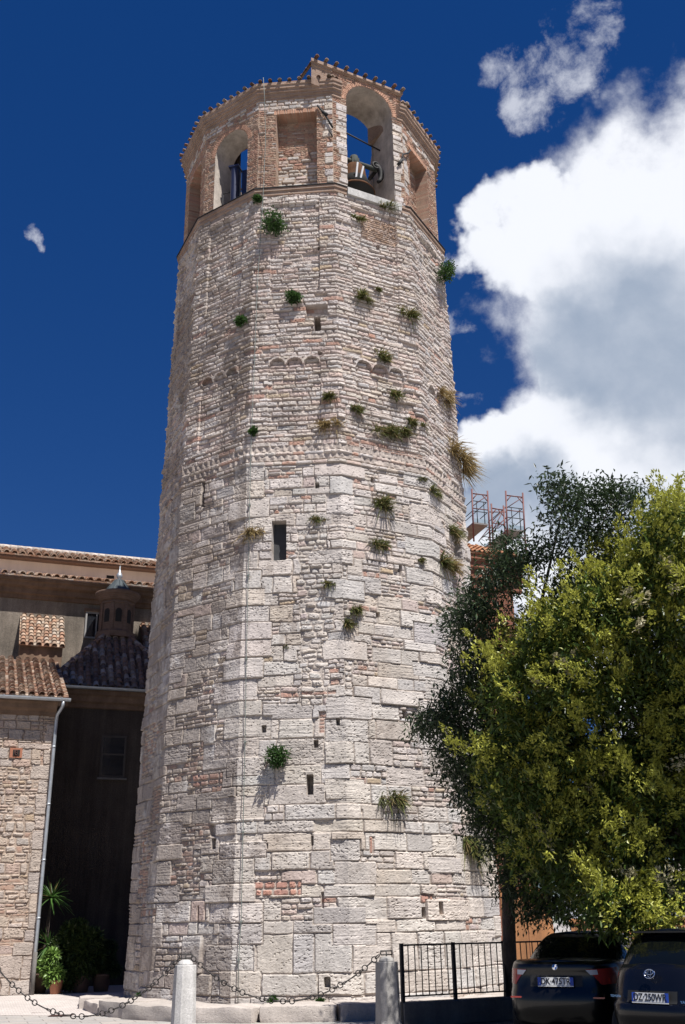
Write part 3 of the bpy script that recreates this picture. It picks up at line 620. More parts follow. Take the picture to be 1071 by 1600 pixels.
# raised brick gable over the front arch
sweep([(RB-.03, 23.10), (RB+.0, 23.46), (RB+.04, 23.48), (RB+.04, 23.55), (RB+.09, 23.56), (RB+.09, 23.66), (RB-1.0, 23.82), (RB-1.0, 22.9), (RB-.06, 22.9)], [(3, -.29, -.004)], 'raised_parapet', M['cornice'], tower)
sweep([(RB-.02, 23.55), (RB+.05, 23.56), (RB+.05, 23.58), (RB+.09, 23.59), (RB+.09, 23.66), (RB-1.0, 23.82), (RB-1.0, 23.56)], [(3, -.004, 1.004)], 'raised_parapet', M['cornice'], tower)

TILES = [(.36, .21, .145), (.42, .28, .20), (.30, .175, .125), (.46, .34, .26), (.40, .31, .245), (.25, .165, .13), (.52, .42, .34)]
def coppi(b, o, ux, vy, wd, ln, sp=.21, seg=.33, r=.082, clip=None, pal=TILES, rn=rnd, jit=1.0, shade=1.0):
    """barrel tiles: o eave-left corner, ux unit along the eave, vy unit up the slope"""
    o, ux, vy = Vector(o), Vector(ux).normalized(), Vector(vy).normalized(); nz = ux.cross(vy).normalized()
    if nz.z < 0: nz = -nz
    n = max(1, int(round(wd/sp))); m = int(math.ceil(ln/seg))
    for i in range(n):
        for j in range(m):
            s = (i+.5)*sp; t = j*seg
            if clip and not clip(s, t+seg*.5): continue
            cc = rn.choice(pal); f = rn.uniform(.78, 1.18)*shade; cc = tuple(v*f for v in cc)
            ds = rn.uniform(-.012, .012)*jit; dt = rn.uniform(-.02, .02)*jit
            r0 = r*rn.uniform(.98, 1.1); r1 = r*.80; L = min(seg*1.28, ln-t+seg*.2)
            vs = []
            for (tt, rr, lift) in ((t-.03+dt, r0, .035), (t+L, r1, .0)):
                for rad in (rr, rr-.016):
                    for a in np.linspace(0, math.pi, 7):
                        vs.append(o+ux*(s+ds+rad*math.cos(a))+vy*tt+nz*(lift+rad*math.sin(a)))
            fs = [(q, q+1, q+15, q+14) for q in range(6)]+[(q+7, q+8, q+1, q) for q in range(6)]
            fs += [(q+7, q+21, q+22, q+8) for q in range(6)]
            b.add(vs, fs, cc)
    return b
def tower_roof():
    b = MB()
    for k in range(12):
        if k == 3: continue
        a = VD[k]*(RB+.22); c = VD[k+1]*(RB+.22); w = np.linalg.norm(c-a); ux = (c-a)/w
        slope = .19; vy = np.array([-FN[k][0], -FN[k][1], slope]); 
        coppi(b, (a[0], a[1], 23.12), (ux[0], ux[1], 0), vy, w, 1.45, sp=w/8, r=.054, shade=.62, clip=lambda s, t, w=w: t*.268 < s+.05 and t*.268 < w-s+.05)
    b.build('tile_roof', M['tile'], tower); b = MB()
    a = VD[3]*(1.28)+VD[4]*(-.28); a = a*(RB+.16); c = (VD[3]*(-.05)+VD[4]*1.05)*(RB+.16); w = np.linalg.norm(c-a); ux = (c-a)/w
    coppi(b, (a[0], a[1], 23.66), (ux[0], ux[1], 0), (-FN[3][0], -FN[3][1], .19), w, 1.1, sp=w/10, r=.054, shade=.65)
    b.build('parapet_tiles', M['tile'], tower)
    for t in (.02, .985):
        b = MB()
        p = (VD[3]*(1-t)+VD[4]*t)*(RB+.18); q = Vector((-FN[3][0], -FN[3][1], .19))
        coppi(b, (p[0]-.12*ux[0], p[1]-.12*ux[1], 23.12), (ux[0], ux[1], 0), q, .25, .5, sp=.12, r=.06)
        b.build('corner_tile', M['tile'], tower)
tower_roof()
# iron ties
def bf(k, t, z, d):
    p = (VD[k]*(1-t)+VD[k+1]*t)*RB+FN[k]*d; return (p[0], p[1], z)
b = MB(); b.tube([bf(2, .80, 22.32, .05), bf(2, .90, 21.97, .07), bf(2, 1.0, 21.5, .07)], .028, 6); b.tube([bf(2, .87, 22.05, .09), bf(2, .93, 21.93, .09)], .05, 6); b.tube([bf(2, .955, 21.45, .06), bf(2, .995, 21.2, .06)], .018, 6); b.build('tie_rod', M['iron'], tower)
b = MB(); b.tube([bf(4, .16, 21.85, .06), bf(4, .08, 21.62, .07), bf(3, .97, 21.4, .09), bf(3, .93, 21.05, .07)], .026, 6); b.tube([bf(3, .955, 21.2, .09), bf(3, .90, 21.0, .07)], .045, 6); b.build('tie_rod', M['iron'], tower)
b = MB(); b.tube([bf(3, .19, 22.1, -.5), bf(3, .86, 22.1, -.75)], .022, 6); b.build('tie_rod', M['iron'], tower)
# ledge of rough blocks at the foot
def rough_block(b, c, d, rz, rn, col, n=7, amp=.02, rd=.06):
    sx, sy, sz = d; ca, sa = math.cos(rz), math.sin(rz); vs = []; fs = []
    def emit(f, nu, nv):
        base = len(vs)
        for j in range(nv+1):
            for i in range(nu+1):
                p = np.array(f(i/nu*2-1, j/nv*2-1)); h = np.array([sx/2, sy/2, sz/2]); q = p*h
                inner = np.clip(q, -(h-rd), h-rd); dd = q-inner; l = np.linalg.norm(dd)
                if l > 0: q = inner+dd/l*min(l, rd)
                k = amp*(math.sin(q[0]*9+c[0]*5)+math.sin(q[1]*11+c[1]*7)+math.sin(q[2]*13+q[0]*7+c[0]))/2
                q = q*(1+k/np.maximum(h, .05)*.6)
                vs.append((c[0]+q[0]*ca-q[1]*sa, c[1]+q[0]*sa+q[1]*ca, c[2]+q[2]))
        for j in range(nv):
            for i in range(nu):
                a = base+j*(nu+1)+i; fs.append((a, a+1, a+nu+2, a+nu+1))
    emit(lambda a, e: (a, e, 1), 12, n); emit(lambda a, e: (a, -1, e), 12, 5); emit(lambda a, e: (a, 1, e), 12, 5); emit(lambda a, e: (1, a, e), n, 5); emit(lambda a, e: (-1, a, e), n, 5)
    b.add(vs, fs, col, None, True)
def ledge():
    b = MB(); rn = random.Random(3)
    an = -84.
    while an < 52:
        l = rn.uniform(.85, 1.7); r = 4.62+rn.uniform(-.05, .12)+(.06 if -45 < an < 30 else 0); st = math.degrees(l/5.0); am = R_(an+st/2)
        h = rn.uniform(.24, .31); f = rn.uniform(.88, 1.08)
        rough_block(b, (r*math.sin(am), -r*math.cos(am), h/2-.02), (l-.03, 1.05, h), am, rn, (.47*f, .42*f, .38*f), 7, .028, .035); an += st
    b.build('base_ledge', M['stone'], tower)
ledge()
# bells and belfry fittings
def bell(name, k, t, d, z0, r, label, yoke=True):
    p = bf(k, t, z0, -d); g = empty(name, (AX[0]+p[0], AX[1]+p[1], z0), math.atan2(FN[k][0], -FN[k][1]), label, 'bell')
    prof = [(r, 0), (r*.98, .05*r), (r*.84, .24*r), (r*.69, .6*r), (r*.59, 1.0*r), (r*.53, 1.4*r), (r*.44, 1.62*r), (r*.25, 1.78*r), (.02, 1.8*r)]
    inn = [(r*.96, -.01), (r*.6, .9*r), (r*.4, 1.55*r), (.02, 1.6*r)]
    MB().lathe(prof, (0, 0, 0), 28).build('bell_body', M['bronze'], g); MB().lathe(inn, (0, 0, .004), 24).build('bell_inside', M['dark'], g)
    b = MB(); b.tube([(0, 0, 1.5*r), (.04, .02, .25*r)], .03, 8); b.sphere((.04, .02, .2*r), .085); b.build('clapper', M['iron'], g)
    b = MB(); b.box((0, 0, 1.95*r), (.42*r, .36*r, .42*r)); b.tube([(-1.1*r, 0, 1.95*r), (1.25*r, 0, 1.95*r)], .075, 8); b.lathe([(.2*r, 1.74*r), (.24*r, 1.9*r), (.2*r, 2.3*r)], (0, 0, 0), 10); b.build('headstock', M['bronze_green'], g, .01)
    b = MB(); pts = [(1.25*r, .1, 2.15*r)]+[(1.28*r+.22*math.sin(a)-.1, -.02, 1.65*r+.55*r*math.cos(a)) for a in np.linspace(.3, 2.6, 7)]
    b.tube(pts, [.07, .09, .09, .085, .08, .07, .06, .05], 7); b.torus((1.18*r, -.06, 2.12*r), .1, .035, (1, 0, 0), (0, 0, 1)); b.tube([(1.3*r, .1, 2.0*r), (1.3*r, .45, 2.0*r)], .06, 7); b.build('swing_arm', M['iron'], g)
    b = MB(); b.box((-.30*r, -.80*r, .75*r), (.05, .03, .46), M=Matrix.Rotation(.25, 3, 'X')); b.box((-.05*r, -.83*r, .62*r), (.05, .03, .44), M=Matrix.Rotation(.25, 3, 'X') @ Matrix.Rotation(.12, 3, 'Y')); b.build('white_slat', M['white'], g)  # two thin white slats in front of the bell
    return g
bell('bronze_bell', 3, .44, .62, 20.14, .56, 'bronze bell hanging from a green headstock in the tall front arch of the tower')
bell('bronze_bell', 1, .72, .95, 20.0, .42, 'dark bell behind the loudspeaker in the left arch of the tower')
def speaker():
    p = bf(1, .45, 19.6, -.30); g = empty('loudspeaker', (AX[0]+p[0], AX[1]+p[1], 19.57), math.atan2(FN[1][0], -FN[1][1])+.35, 'dark blue rounded loudspeaker column on a rail in the left arch of the tower', 'loudspeaker')
    b = MB(); n = 10; pl = [(.13*math.cos(a), -.14*math.sin(a)) for a in np.linspace(0, math.pi, n)]+[(-.13, .12), (.13, .12)]
    b.prism(pl, .28, 1.5, 'z'); b.build('cabinet', M['bluebox'], g)
    b = MB(); b.box((.28, .1, .9), (.2, .14, 1.15)); b.build('side_cabinet', M['bluebox'], g, .01)
    b = MB(); b.box((0, 0, 1.53), (.3, .32, .05)); b.build('cabinet_cap', M['bluebox'], g); b = MB(); b.box((0, 0, .24), (.2, .2, .07)); b.tube([(.03, 0, .26), (.03, 0, .02)], .03, 6); b.tube([(-.06, -.02, .26), (-.07, -.02, .12)], .012, 5); b.build('bracket', M['iron'], g)
    b = MB(); b.tube([(-.35, .0, .02), (-.35, .0, .75)], .014, 6); b.tube([(-.35, 0, .35), (.5, .05, .35)], .014, 6); b.tube([(-.35, 0, .75), (-.12, 0, .78)], .014, 6); b.build('rail', M['iron'], g)
speaker()
# cable down the front left corner
def cable():
    pts = [(421, 122), (419, 160), (416, 220), (413, 289), (411, 330), (403, 450), (399, 560), (394, 680), (391, 790), (389, 900), (386, 1030), (384, 1160), (381, 1300), (378, 1440), (374, 1500), (373, 1572)]
    W3 = []
    for px, py in pts:
        k, t, p, n = tower_hit(px, py); off = .07
        W3.append(p+n*off)
    W3[0] = np.array([*(AX+(VD[2]*.87+VD[3]*.13)*(RB+.42)), 23.12]); W3[1] = np.array([*(AX+(VD[2]*.87+VD[3]*.13)*(RB+.30)), 22.5])
    b = MB(); b.tube([tuple(p) for p in W3], .009, 5)
    for i in range(4, 15): b.box(tuple(W3[i]-np.array([0, -.03, 0])), (.05, .08, .025))
    o = b.build('lightning_cable', M['cable']); tag(o, 'thin green cable running down the left front corner of the stone tower', 'cable')
cable()

# ------------------------------------------------------------ plants
def leaf_mesh(name, P, D, Ln, Wd, col, m, parent, fold=.25, droop=0.):
    """P base points (n,3), D directions (n,3), lengths, widths"""
    n = len(P); D = D/np.linalg.norm(D, axis=1)[:, None]; up = np.tile([0, 0, 1.], (n, 1))+rg.normal(0, .5, (n, 3))
    S = np.cross(D, up); S /= np.linalg.norm(S, axis=1)[:, None]+1e-9; Nn = np.cross(S, D)
    Ln = np.broadcast_to(Ln, n)[:, None]; Wd = np.broadcast_to(Wd, n)[:, None]
    a = P; mid = P+D*Ln*.45; l = mid+S*Wd/2+Nn*Wd*fold; r = mid-S*Wd/2+Nn*Wd*fold; t = P+D*Ln-np.array([0, 0, 1])*Ln*droop
    V = np.stack([a, r, t, l], 1).reshape(-1, 3); F = np.arange(4*n).reshape(-1, 4)
    c = np.repeat(np.clip(col, .004, .9), 4, 0)
    return np_mesh(name, V, F, m, parent, c)
def rand_dir(n):
    d = rg.normal(0, 1, (n, 3)); return d/np.linalg.norm(d, axis=1)[:, None]
def tuft(name, p, nrm, r, style, label, cat, group):
    g = empty(name, tuple(p), 0, label, cat, group); nrm = np.asarray(nrm, float)
    if style == 'bush':
        r = r*(.88 if r > .33 else .72); n = int(200+2400*r); c = nrm*r*.7+np.array([0, 0, -r*.1]); d = rand_dir(n)
        sub = rand_dir(9)*r*.55*rg.uniform(.5, 1.15, 9)[:, None]; sr = r*rg.uniform(.35, .6, 9); w = rg.integers(0, 9, n); q = c+sub[w]+d*(sr[w]*rg.uniform(.2, 1.05, n))[:, None]
        leaf_mesh('foliage', q, d+nrm*.3+rg.normal(0, .5, (n, 3)), rg.uniform(.05, .095, n), rg.uniform(.026, .045, n), np.array((.045, .095, .024))*rg.uniform(.5, 1.6, n)[:, None], M['leaf'], g)
        b = MB()
        for i in range(7):
            e = c+rand_dir(1)[0]*r*.6; b.tube([tuple(-nrm*.08), tuple(c*.4), tuple(e)], [.02, .014, .006], 5)
        b.build('stem', M['bark'], g)
    else:
        n = int(150+620*r); tg_ = np.cross(nrm, [0, 0, 1]); k_ = rg.integers(0, 5, n); off = rg.normal(0, r*.42, 5); base = tg_*(off[k_]+rg.normal(0, r*.10, n))[:, None]+np.array([0, 0, 1])*(rg.normal(0, r*.16, 5)[k_]*.5-np.abs(rg.normal(0, r*.12, n)))[:, None]
        d = nrm*.8+rg.normal(0, .55, (n, 3))+np.array([0, 0, {'grass': .45, 'dry': .3, 'hang': -.9}[style]])
        c = {'grass': (.11, .125, .04), 'dry': (.30, .22, .10), 'hang': (.13, .15, .04)}[style]
        pal = np.array(c)*rg.uniform(.55, 1.5, n)[:, None]
        mix = rg.random(n) < .25; pal[mix] = np.array((.26, .20, .09))*rg.uniform(.6, 1.2, mix.sum())[:, None]
        leaf_mesh('foliage', base, d, rg.uniform(.35, 1.35, n)*r*rg.uniform(.5, 1.15, 5)[k_], rg.uniform(.012, .024, n), pal, M['leafdry'], g, .1, .35)
    return g
WP = [  # pixel, radius in m, style, label
 (429, 352, .44, 'bush', 'largest round green bush high on the front left face, just under the belfry moulding'),
 (685, 422, .46, 'bush', 'dark green bush overhanging the right edge of the tower under the belfry'),
 (436, 1178, .38, 'bush', 'round green bush with long shadow low on the front face, above the narrow slot'),
 (461, 461, .30, 'bush', 'small light green bush left of the recessed lintel over the square hole'),
 (379, 499, .22, 'bush', 'small green clump on the shaded left face beside the front left corner'),
 (404, 308, .18, 'bush', 'dark green plant tucked under the brick moulding at the front left corner'),
 (558, 338, .16, 'grass', 'small tuft below the left end of the white arch sill'),
 (603, 321, .24, 'grass', 'wide grass tuft hanging below the white sill of the tall arch'),
 (566, 464, .28, 'grass', 'olive tuft on the corner rib right of the square hole'),
 (591, 450, .10, 'grass', 'tiny tuft just right of the olive tuft on the corner rib'),
 (640, 490, .28, 'grass', 'olive tuft on the right rib above the blind arches'),
 (601, 556, .27, 'grass', 'olive tuft growing on top of the middle right blind arch'),
 (515, 618, .19, 'grass', 'green tuft on the rib below the left blind arches'),
 (618, 615, .20, 'grass', 'green tuft inside the panel below the right blind arches'),
 (557, 637, .19, 'grass', 'sparse tuft on the rib below and left of the right blind arches'),
 (517, 661, .24, 'dry', 'straw coloured tuft just above the dog-tooth band at mid height'),
 (604, 673, .28, 'grass', 'left tuft of the row of three sitting above the dog-tooth band'),
 (630, 671, .30, 'grass', 'low spreading middle tuft of the row of three above the dog-tooth band'),
 (649, 660, .20, 'grass', 'right tuft of the row of three above the dog-tooth band'),
 (396, 671, .16, 'bush', 'tiny green plant on the left corner above the dog-tooth band'),
 (695, 618, .30, 'dry', 'brown hanging tuft in a hole of the narrow right face'),
 (711, 704, .42, 'dry', 'long brown dry tuft beside the dog-tooth band on the right face'),
 (726, 724, .42, 'dry', 'dry straw tuft sticking out of the right silhouette against the sky'),
 (597, 787, .34, 'grass', 'dense dark tuft with smaller shoots under the dog-tooth band'),
 (590, 848, .22, 'grass', 'thin tuft below the dense dark tuft on the front right face'),
 (679, 767, .24, 'grass', 'green tuft with thin shadow near the right corner below the band'),
 (707, 828, .32, 'grass', 'upper green tuft at the corner crack beside the right window hole'),
 (693, 876, .30, 'grass', 'lower dark tuft at the corner crack beside the right window hole'),
 (706, 884, .30, 'dry', 'pale dry tuft hanging in the right corner crack'),
 (398, 829, .26, 'dry', 'dry twiggy tuft on the corner left of the shuttered window'),
 (497, 810, .13, 'grass', 'tiny tuft right of the shuttered window'),
 (511, 911, .15, 'grass', 'tiny tuft below and right of the shuttered window'),
 (555, 951, .18, 'grass', 'upper of two small dark tufts in the rubble patch'),
 (544, 972, .18, 'grass', 'lower of two small dark tufts in the rubble patch'),
 (659, 872, .12, 'grass', 'single sprig in a joint left of the right corner crack'),
 (661, 747, .11, 'grass', 'single sprig just under the band near the right corner'),
 (613, 1246, .28, 'grass', 'dark tuft with hanging shadow low on the front right face'),
 (731, 1305, .40, 'hang', 'yellow green trailing tuft low on the wall left of the tree trunk'),
 (429, 1561, .14, 'bush', 'green weed on the foot ledge below the hanging chain'),
 (500, 1562, .10, 'bush', 'very small weed on the foot ledge right of the chain sag'),
 (222, 1554, .12, 'bush', 'green weed on the foot ledge left of the white bollard'),
 (449, 1008, .08, 'grass', 'tiny sprig in a joint between the big blocks under the shuttered window')]
for px, py, r, st, lab in WP:
    k, t, p, n = tower_hit(px, py+ (4 if st == 'bush' else 2))
    p = p-n*.03
    tuft('wall_shrub' if st == 'bush' else 'grass_tuft', p, n, r*(.95 if st == 'bush' else 1.3), st, lab, 'shrub' if st == 'bush' else 'grass tuft', 'plants growing out of the tower masonry')

# ------------------------------------------------------------ roofs and church buildings at the left
P0 = np.array([-7.861, 27.69]); GZ = .123; GS = .923
def pans(b, o, ux, vy, wd, ln, sp, seg, clip=None, rn=rnd, pal=TILES, shade=.8):
    o, ux, vy = Vector(o), Vector(ux).normalized(), Vector(vy).normalized(); nz = ux.cross(vy).normalized()
    if nz.z < 0: nz = -nz
    for i in range(int(round(wd/sp))+1):
        for j in range(int(math.ceil(ln/seg))):
            s0, s1 = max(0, (i-.5)*sp), min(wd, (i+.5)*sp); t0 = j*seg; t1 = min(t0+seg, ln)
            if s1-s0 < .01 or (clip and not clip((s0+s1)/2, (t0+t1)/2)): continue
            f = rn.uniform(.75, 1.15)*shade; c = tuple(v*f for v in rn.choice(pal)); sm = (s0+s1)/2; d = rn.uniform(-.008, .008)
            vs = [o+ux*a+vy*(t0-.02)+nz*h for a, h in ((s0, .045), (sm, .012+d), (s1, .045))]+[o+ux*a+vy*t1+nz*h for a, h in ((s0, .02), (sm, -.015), (s1, .02))]+[o+ux*a+vy*(t0-.02)+nz*h for a, h in ((s0, -.02), (sm, -.03), (s1, -.02))]
            b.add(vs, [(0, 1, 4, 3), (1, 2, 5, 4), (6, 7, 1, 0), (7, 8, 2, 1)], c)
def roof(name, parent, o, ux, vy, wd, ln, sp=.27, seg=.24, r=.092, clip=None, pal=TILES, shade=1.):
    b = MB(); pans(b, o, ux, vy, wd, ln, sp, seg, clip, pal=pal, shade=shade*.85); coppi(b, Vector(o)+Vector(vy).normalized()*.0+Vector((0, 0, .02)), ux, vy, wd, ln, sp, seg, r, clip, pal, shade=shade)
    return b.build(name, M['tile'], parent)
def masonry_wall(name, parent, w, H, lay, res=.022, x0=0., warp=.03, skew=None):
    us = np.arange(0, w+res/2, res); zs = np.arange(0, H+res/2, res); UU, ZZ = np.meshgrid(us, zs); h, C, _ = lay.sample(UU, ZZ, warp, .25, .03, .014, (.43, .355, .295)); C = (C*.72+np.array((.45, .365, .30))*.28)*np.array((.84, .80, .77))
    h = h+.015*fbm(UU, ZZ, 1., 19, 3); V = np.stack([UU+x0, -h, ZZ], -1).reshape(-1, 3); nx = len(us); bi = np.arange(len(zs)-1)[:, None]*nx+np.arange(nx-1)[None]
    return np_mesh(name, V, np.stack([bi, bi+1, bi+nx+1, bi+nx], -1).reshape(-1, 4), M['stone'], parent, C.reshape(-1, 3))
def quad(b, a, c, d, e, col=(1, 1, 1)):
    ux = (Vector(c)-Vector(a)); w = ux.length; h = (Vector(e)-Vector(a)).length
    b.add([a, c, d, e], [(0, 1, 2, 3)], col, [(0, 0), (w, 0), (w, h), (0, h)])
def house():
    g = empty('stone_house', (P0[0], P0[1], GZ), ea, 'low rubble stone house with pale corner blocks and tiled eave at the left edge', 'house')
    w = 6.; H = 7.42; L = Layout(w+.05, H+.05, 91); R = L.r
    ru = {'rubble': 6, 'white': 2, 'pink': 1.6, 'grey': 1.2, 'cream': 2.2, 'brick': .8, 'ochre': .8}
    L.courses(0, w, 0, 1.0, (.4, .5), (.5, 1.0), {'block': 3, 'grey': 2, 'cream': 1}, .1, ru)
    L.courses(0, w, 1.0, 2.4, (.16, .4), (.3, .9), {'grey': 2, 'block': 2, 'cream': 2, 'pink': 1}, .45, ru)
    L.courses(0, w, 2.4, H+.05, (.13, .3), (.12, .42), ru, .4, ru)
    for z in (1.2, 1.95, 2.75): L.courses(w-1.5, w-.15, z, z+.17, (.07, .09), (.25, .45), {'brick': 1, 'btan': 1.5, 'pink': 1})
    L.courses(w-1.6, w-.3, 5.9, 7.42, (.2, .34), (.25, .5), {'pink': 2, 'grey': 1.5, 'cream': 2, 'white': 1}, .25, ru)
    z = 0
    while z < 6.7:
        h = R.uniform(.3, .62); L.stone(w-R.choice([.24, .34, .55, .3]), w, z, z+h, R.choice(['grey', 'block', 'grey', 'white'])); z += h
    L.stone(w-.95, w, 6.42, 6.6, 'white')
    L.compile(); L.jw = L.jw+np.where(np.array([CN[int(q)] for q in L.A[:, 4]]) == 'rubble', .010, .003); masonry_wall('wall', g, w, H, L, .022, -w, .045)
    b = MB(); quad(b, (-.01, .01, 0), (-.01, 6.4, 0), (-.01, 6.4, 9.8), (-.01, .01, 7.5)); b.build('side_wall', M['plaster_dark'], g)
    b = MB(); prof = [(.02, 7.38), (-.08, 7.40), (-.1, 7.5), (-.26, 7.56), (-.3, 7.68), (-.40, 7.72), (-.42, 7.80), (.3, 7.95), (.3, 7.40)]
    b.prism(prof, -6., .02, 'x'); b.build('cornice', M['plaster_ochre'], g)
    b = MB(); b.prism([(-.45, 7.75), (5.9, 10.4), (5.9, 10.28), (-.45, 7.62)], .02, .30, 'x'); b.build('verge_board', M['plaster_ochre'], g)
    sl = Vector((0, 1, .42))
    roof('tile_roof', g, (-6., -.5, 7.86), (1, 0, 0), sl, 6.3, 6.2)
    b = MB(); n = 9
    for i in range(n-1):
        a0, a1 = math.pi*i/(n-1), math.pi*(i+1)/(n-1)
        for rr in (.085, .078):
            b.add([(x, -.55-rr*math.cos(a), 7.82-rr*math.sin(a)) for x, a in ((-6, a0), (.36, a0), (.36, a1), (-6, a1))], [(0, 1, 2, 3)])
    b.add([(.36, -.55-.085*math.cos(math.pi*i/8), 7.82-.085*math.sin(math.pi*i/8)) for i in range(9)], [tuple(range(9))])
    for x in (-1.5, -.7, .1): b.box((x, -.55, 7.83), (.03, .19, .012))
    b.build('gutter', M['zinc'], g)
    b = MB(); b.tube([(.16, -.55, 7.74), (.15, -.52, 7.6), (.05, -.14, 7.42), (.035, -.10, 7.2), (.03, -.10, 1.6), (.03, -.1, .02)], .048, 10)
    for z in (6.5, 4.9, 3.4, 1.9): b.tube([(.03, -.1, z-.025), (.03, -.1, z+.025)], .058, 10)
    b.build('downpipe', M['zinc'], g)
    b = MB(); b.tube([(.03, -.1, 0), (.03, -.1, 1.05)], .058, 10); b.build('pipe_shoe', M['concrete'], g)
    b = MB(); b.box((-.99, -.015, 6.30), (.34, .06, .27)); b.build('vent_surround', M['terracotta'], g)
    b = MB(); b.box((-.98, -.05, 6.30), (.19, .02, .17)); b.build('vent_hole', M['dark'], g)
    b = MB(); b.tube([(-1.03, -.07, 6.23), (-1.03, -.07, 6.38)], .011, 5); b.torus((-.98, -.07, 6.27), .035, .01, (1, 0, 0), (0, 0, 1)); b.torus((-.98, -.07, 6.335), .03, .01, (1, 0, 0), (0, 0, 1)); b.build('vent_grille', M['rust'], g)
    g.scale = (GS, GS, GS); return g
house()
def shade_of(c):
    f = rnd.uniform(.8, 1.12); return tuple(v*f for v in c)
SHADE_TILES = [(.20, .13, .10), (.27, .19, .15), (.17, .115, .095), (.32, .26, .22), (.24, .15, .11), (.15, .11, .095), (.36, .31, .28)]  # chapel tile colours darkened, so the roof's shade sits in the colour
def chapel():
    g = empty('chapel', (P0[0], P0[1], GZ), ea, 'dark walled chapel with pyramid tile roof and brick lantern, left of the tower', 'chapel')
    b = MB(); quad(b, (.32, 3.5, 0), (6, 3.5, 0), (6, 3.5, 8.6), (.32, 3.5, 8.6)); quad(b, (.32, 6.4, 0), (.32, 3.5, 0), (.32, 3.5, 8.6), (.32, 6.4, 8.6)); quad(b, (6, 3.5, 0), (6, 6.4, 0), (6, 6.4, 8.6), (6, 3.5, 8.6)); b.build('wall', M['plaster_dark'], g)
    b = MB(); b.prism([(3.52, 8.35), (3.42, 8.37), (3.40, 8.5), (3.28, 8.55), (3.22, 8.72), (3.12, 8.76), (3.10, 8.9), (3.6, 9.0), (3.6, 8.35)], .26, 6.05, 'x'); b.build('cornice', M['plaster_ochre'], g)
    # hip roof around the lantern
    cx, cy, hw = 2.25, 5.5, 2.42; z0 = 8.98; rise = 2.75; zr = rise/hw
    for nm, o, ux, vy in (('front', (cx-hw, cy-hw, z0), (1, 0, 0), (0, 1, zr)), ('left', (cx-hw, cy+hw, z0), (0, -1, 0), (1, 0, zr)), ('right', (cx+hw, cy-hw, z0), (0, 1, 0), (-1, 0, zr)), ('back', (cx+hw, cy+hw, z0), (-1, 0, 0), (0, -1, zr))):
        ln = math.hypot(hw, rise); k = hw/ln
        roof('tile_roof', g, o, ux, vy, 2*hw, ln, .25, .24, .09, lambda s, t: t*k < s+.02 and t*k < 2*hw-s+.02 and t*k < hw-.4, SHADE_TILES)
    for sx in (-1, 1):
        for sy in (-1, 1):
            b = MB()
            pts = [Vector((cx+sx*hw*(1-f), cy+sy*hw*(1-f), z0+rise*f+.06)) for f in np.linspace(0, .8, 14)]
            for i in range(13): b.tube([pts[i], pts[i]*.0+pts[i+1]+(pts[i+1]-pts[i])*.25], [.10, .075], 8, shade_of(rnd.choice(SHADE_TILES)))
            b.build('hip_tile', M['tile'], g)
    b = MB(); n = 9
    for i in range(n-1):
        a0, a1 = math.pi*i/(n-1), math.pi*(i+1)/(n-1)
        b.add([(x, 2.98-.085*math.cos(a), 8.97-.085*math.sin(a)) for x, a in ((-.12, a0), (6, a0), (6, a1), (-.12, a1))], [(0, 1, 2, 3)])
    b.add([(-.12, 2.98-.085*math.cos(math.pi*i/8), 8.97-.085*math.sin(math.pi*i/8)) for i in range(9)], [tuple(range(9))])
    b.build('gutter', M['zinc'], g)
    b = MB(); b.tube([(.2, 2.98, 8.9), (.2, 2.99, 8.7), (.24, 3.4, 8.45), (.24, 3.42, 7.2), (.1, 3.3, 6.9)], .045, 8); b.build('downpipe', M['zinc'], g)
    w = MB()
    for x0, x1, z0_, z1_ in ((1.80, 1.86, 6.15, 7.5), (2.54, 2.60, 6.15, 7.5), (1.86, 2.54, 7.44, 7.5), (1.86, 2.54, 6.15, 6.21), (1.86, 2.54, 6.86, 6.91)): w.box(((x0+x1)/2, 3.47, (z0_+z1_)/2), (x1-x0, .05, z1_-z0_))
    wf = w.build('window', M['frame_dark'], g); b = MB(); b.box((2.2, 3.475, 6.83), (.70, .02, 1.3)); b.build('pane', M['glass'], wf)
    b = MB(); b.box((2.2, 3.44, 6.11), (.95, .12, .06)); b.build('sill', M['concrete'], wf)
    la = empty('lantern', (cx, cy, 0)); la.parent = g
    o = MB().lathe([(.74, 11.25), (.74, 11.45), (.62, 11.5), (.60, 11.52), (.60, 12.5), (.64, 12.52), (.64, 12.58), (.60, 12.6), (.62, 12.66)], (0, 0, 0), 8, rot=math.pi/8, smooth=False).build('drum', M['lantern_brick'], la)
    MB().lathe([(.60, 12.62), (.66, 12.68), (.68, 12.74), (.75, 12.8), (.80, 12.88), (.82, 12.95), (.55, 13.0)], (0, 0, 0), 32).build('cornice_ring', M['lantern_brick'], la)
    b = MB()
    for k in range(8):
        a = k*math.pi/4; ap = .60*math.cos(math.pi/8); P = [(-.11, 11.8), (.11, 11.8), (.11, 12.2)]+[(.11*math.cos(t), 12.2+.11*math.sin(t)) for t in np.linspace(.3, math.pi-.3, 6)]+[(-.11, 12.2)]
        b.add([(math.cos(a)*(ap+.004)-math.sin(a)*x, math.sin(a)*(ap+.004)+math.cos(a)*x, z) for x, z in P], [tuple(range(len(P)))])
    b.build('niche_opening', M['dark'], la)
    b = MB()
    for k in range(8):
        a = (k+.5)*math.pi/4; b.box((math.cos(a)*.6, math.sin(a)*.6, 12.0), (.06, .12, 1.0), a)
    b.build('pilaster', M['lantern_brick'], la)
    MB().lathe([(.56, 12.97), (.54, 13.02), (.36, 13.22), (.20, 13.42), (.13, 13.52), (.11, 13.53)], (0, 0, 0), 12, smooth=False).build('cap', M['lead'], la)
    b = MB()
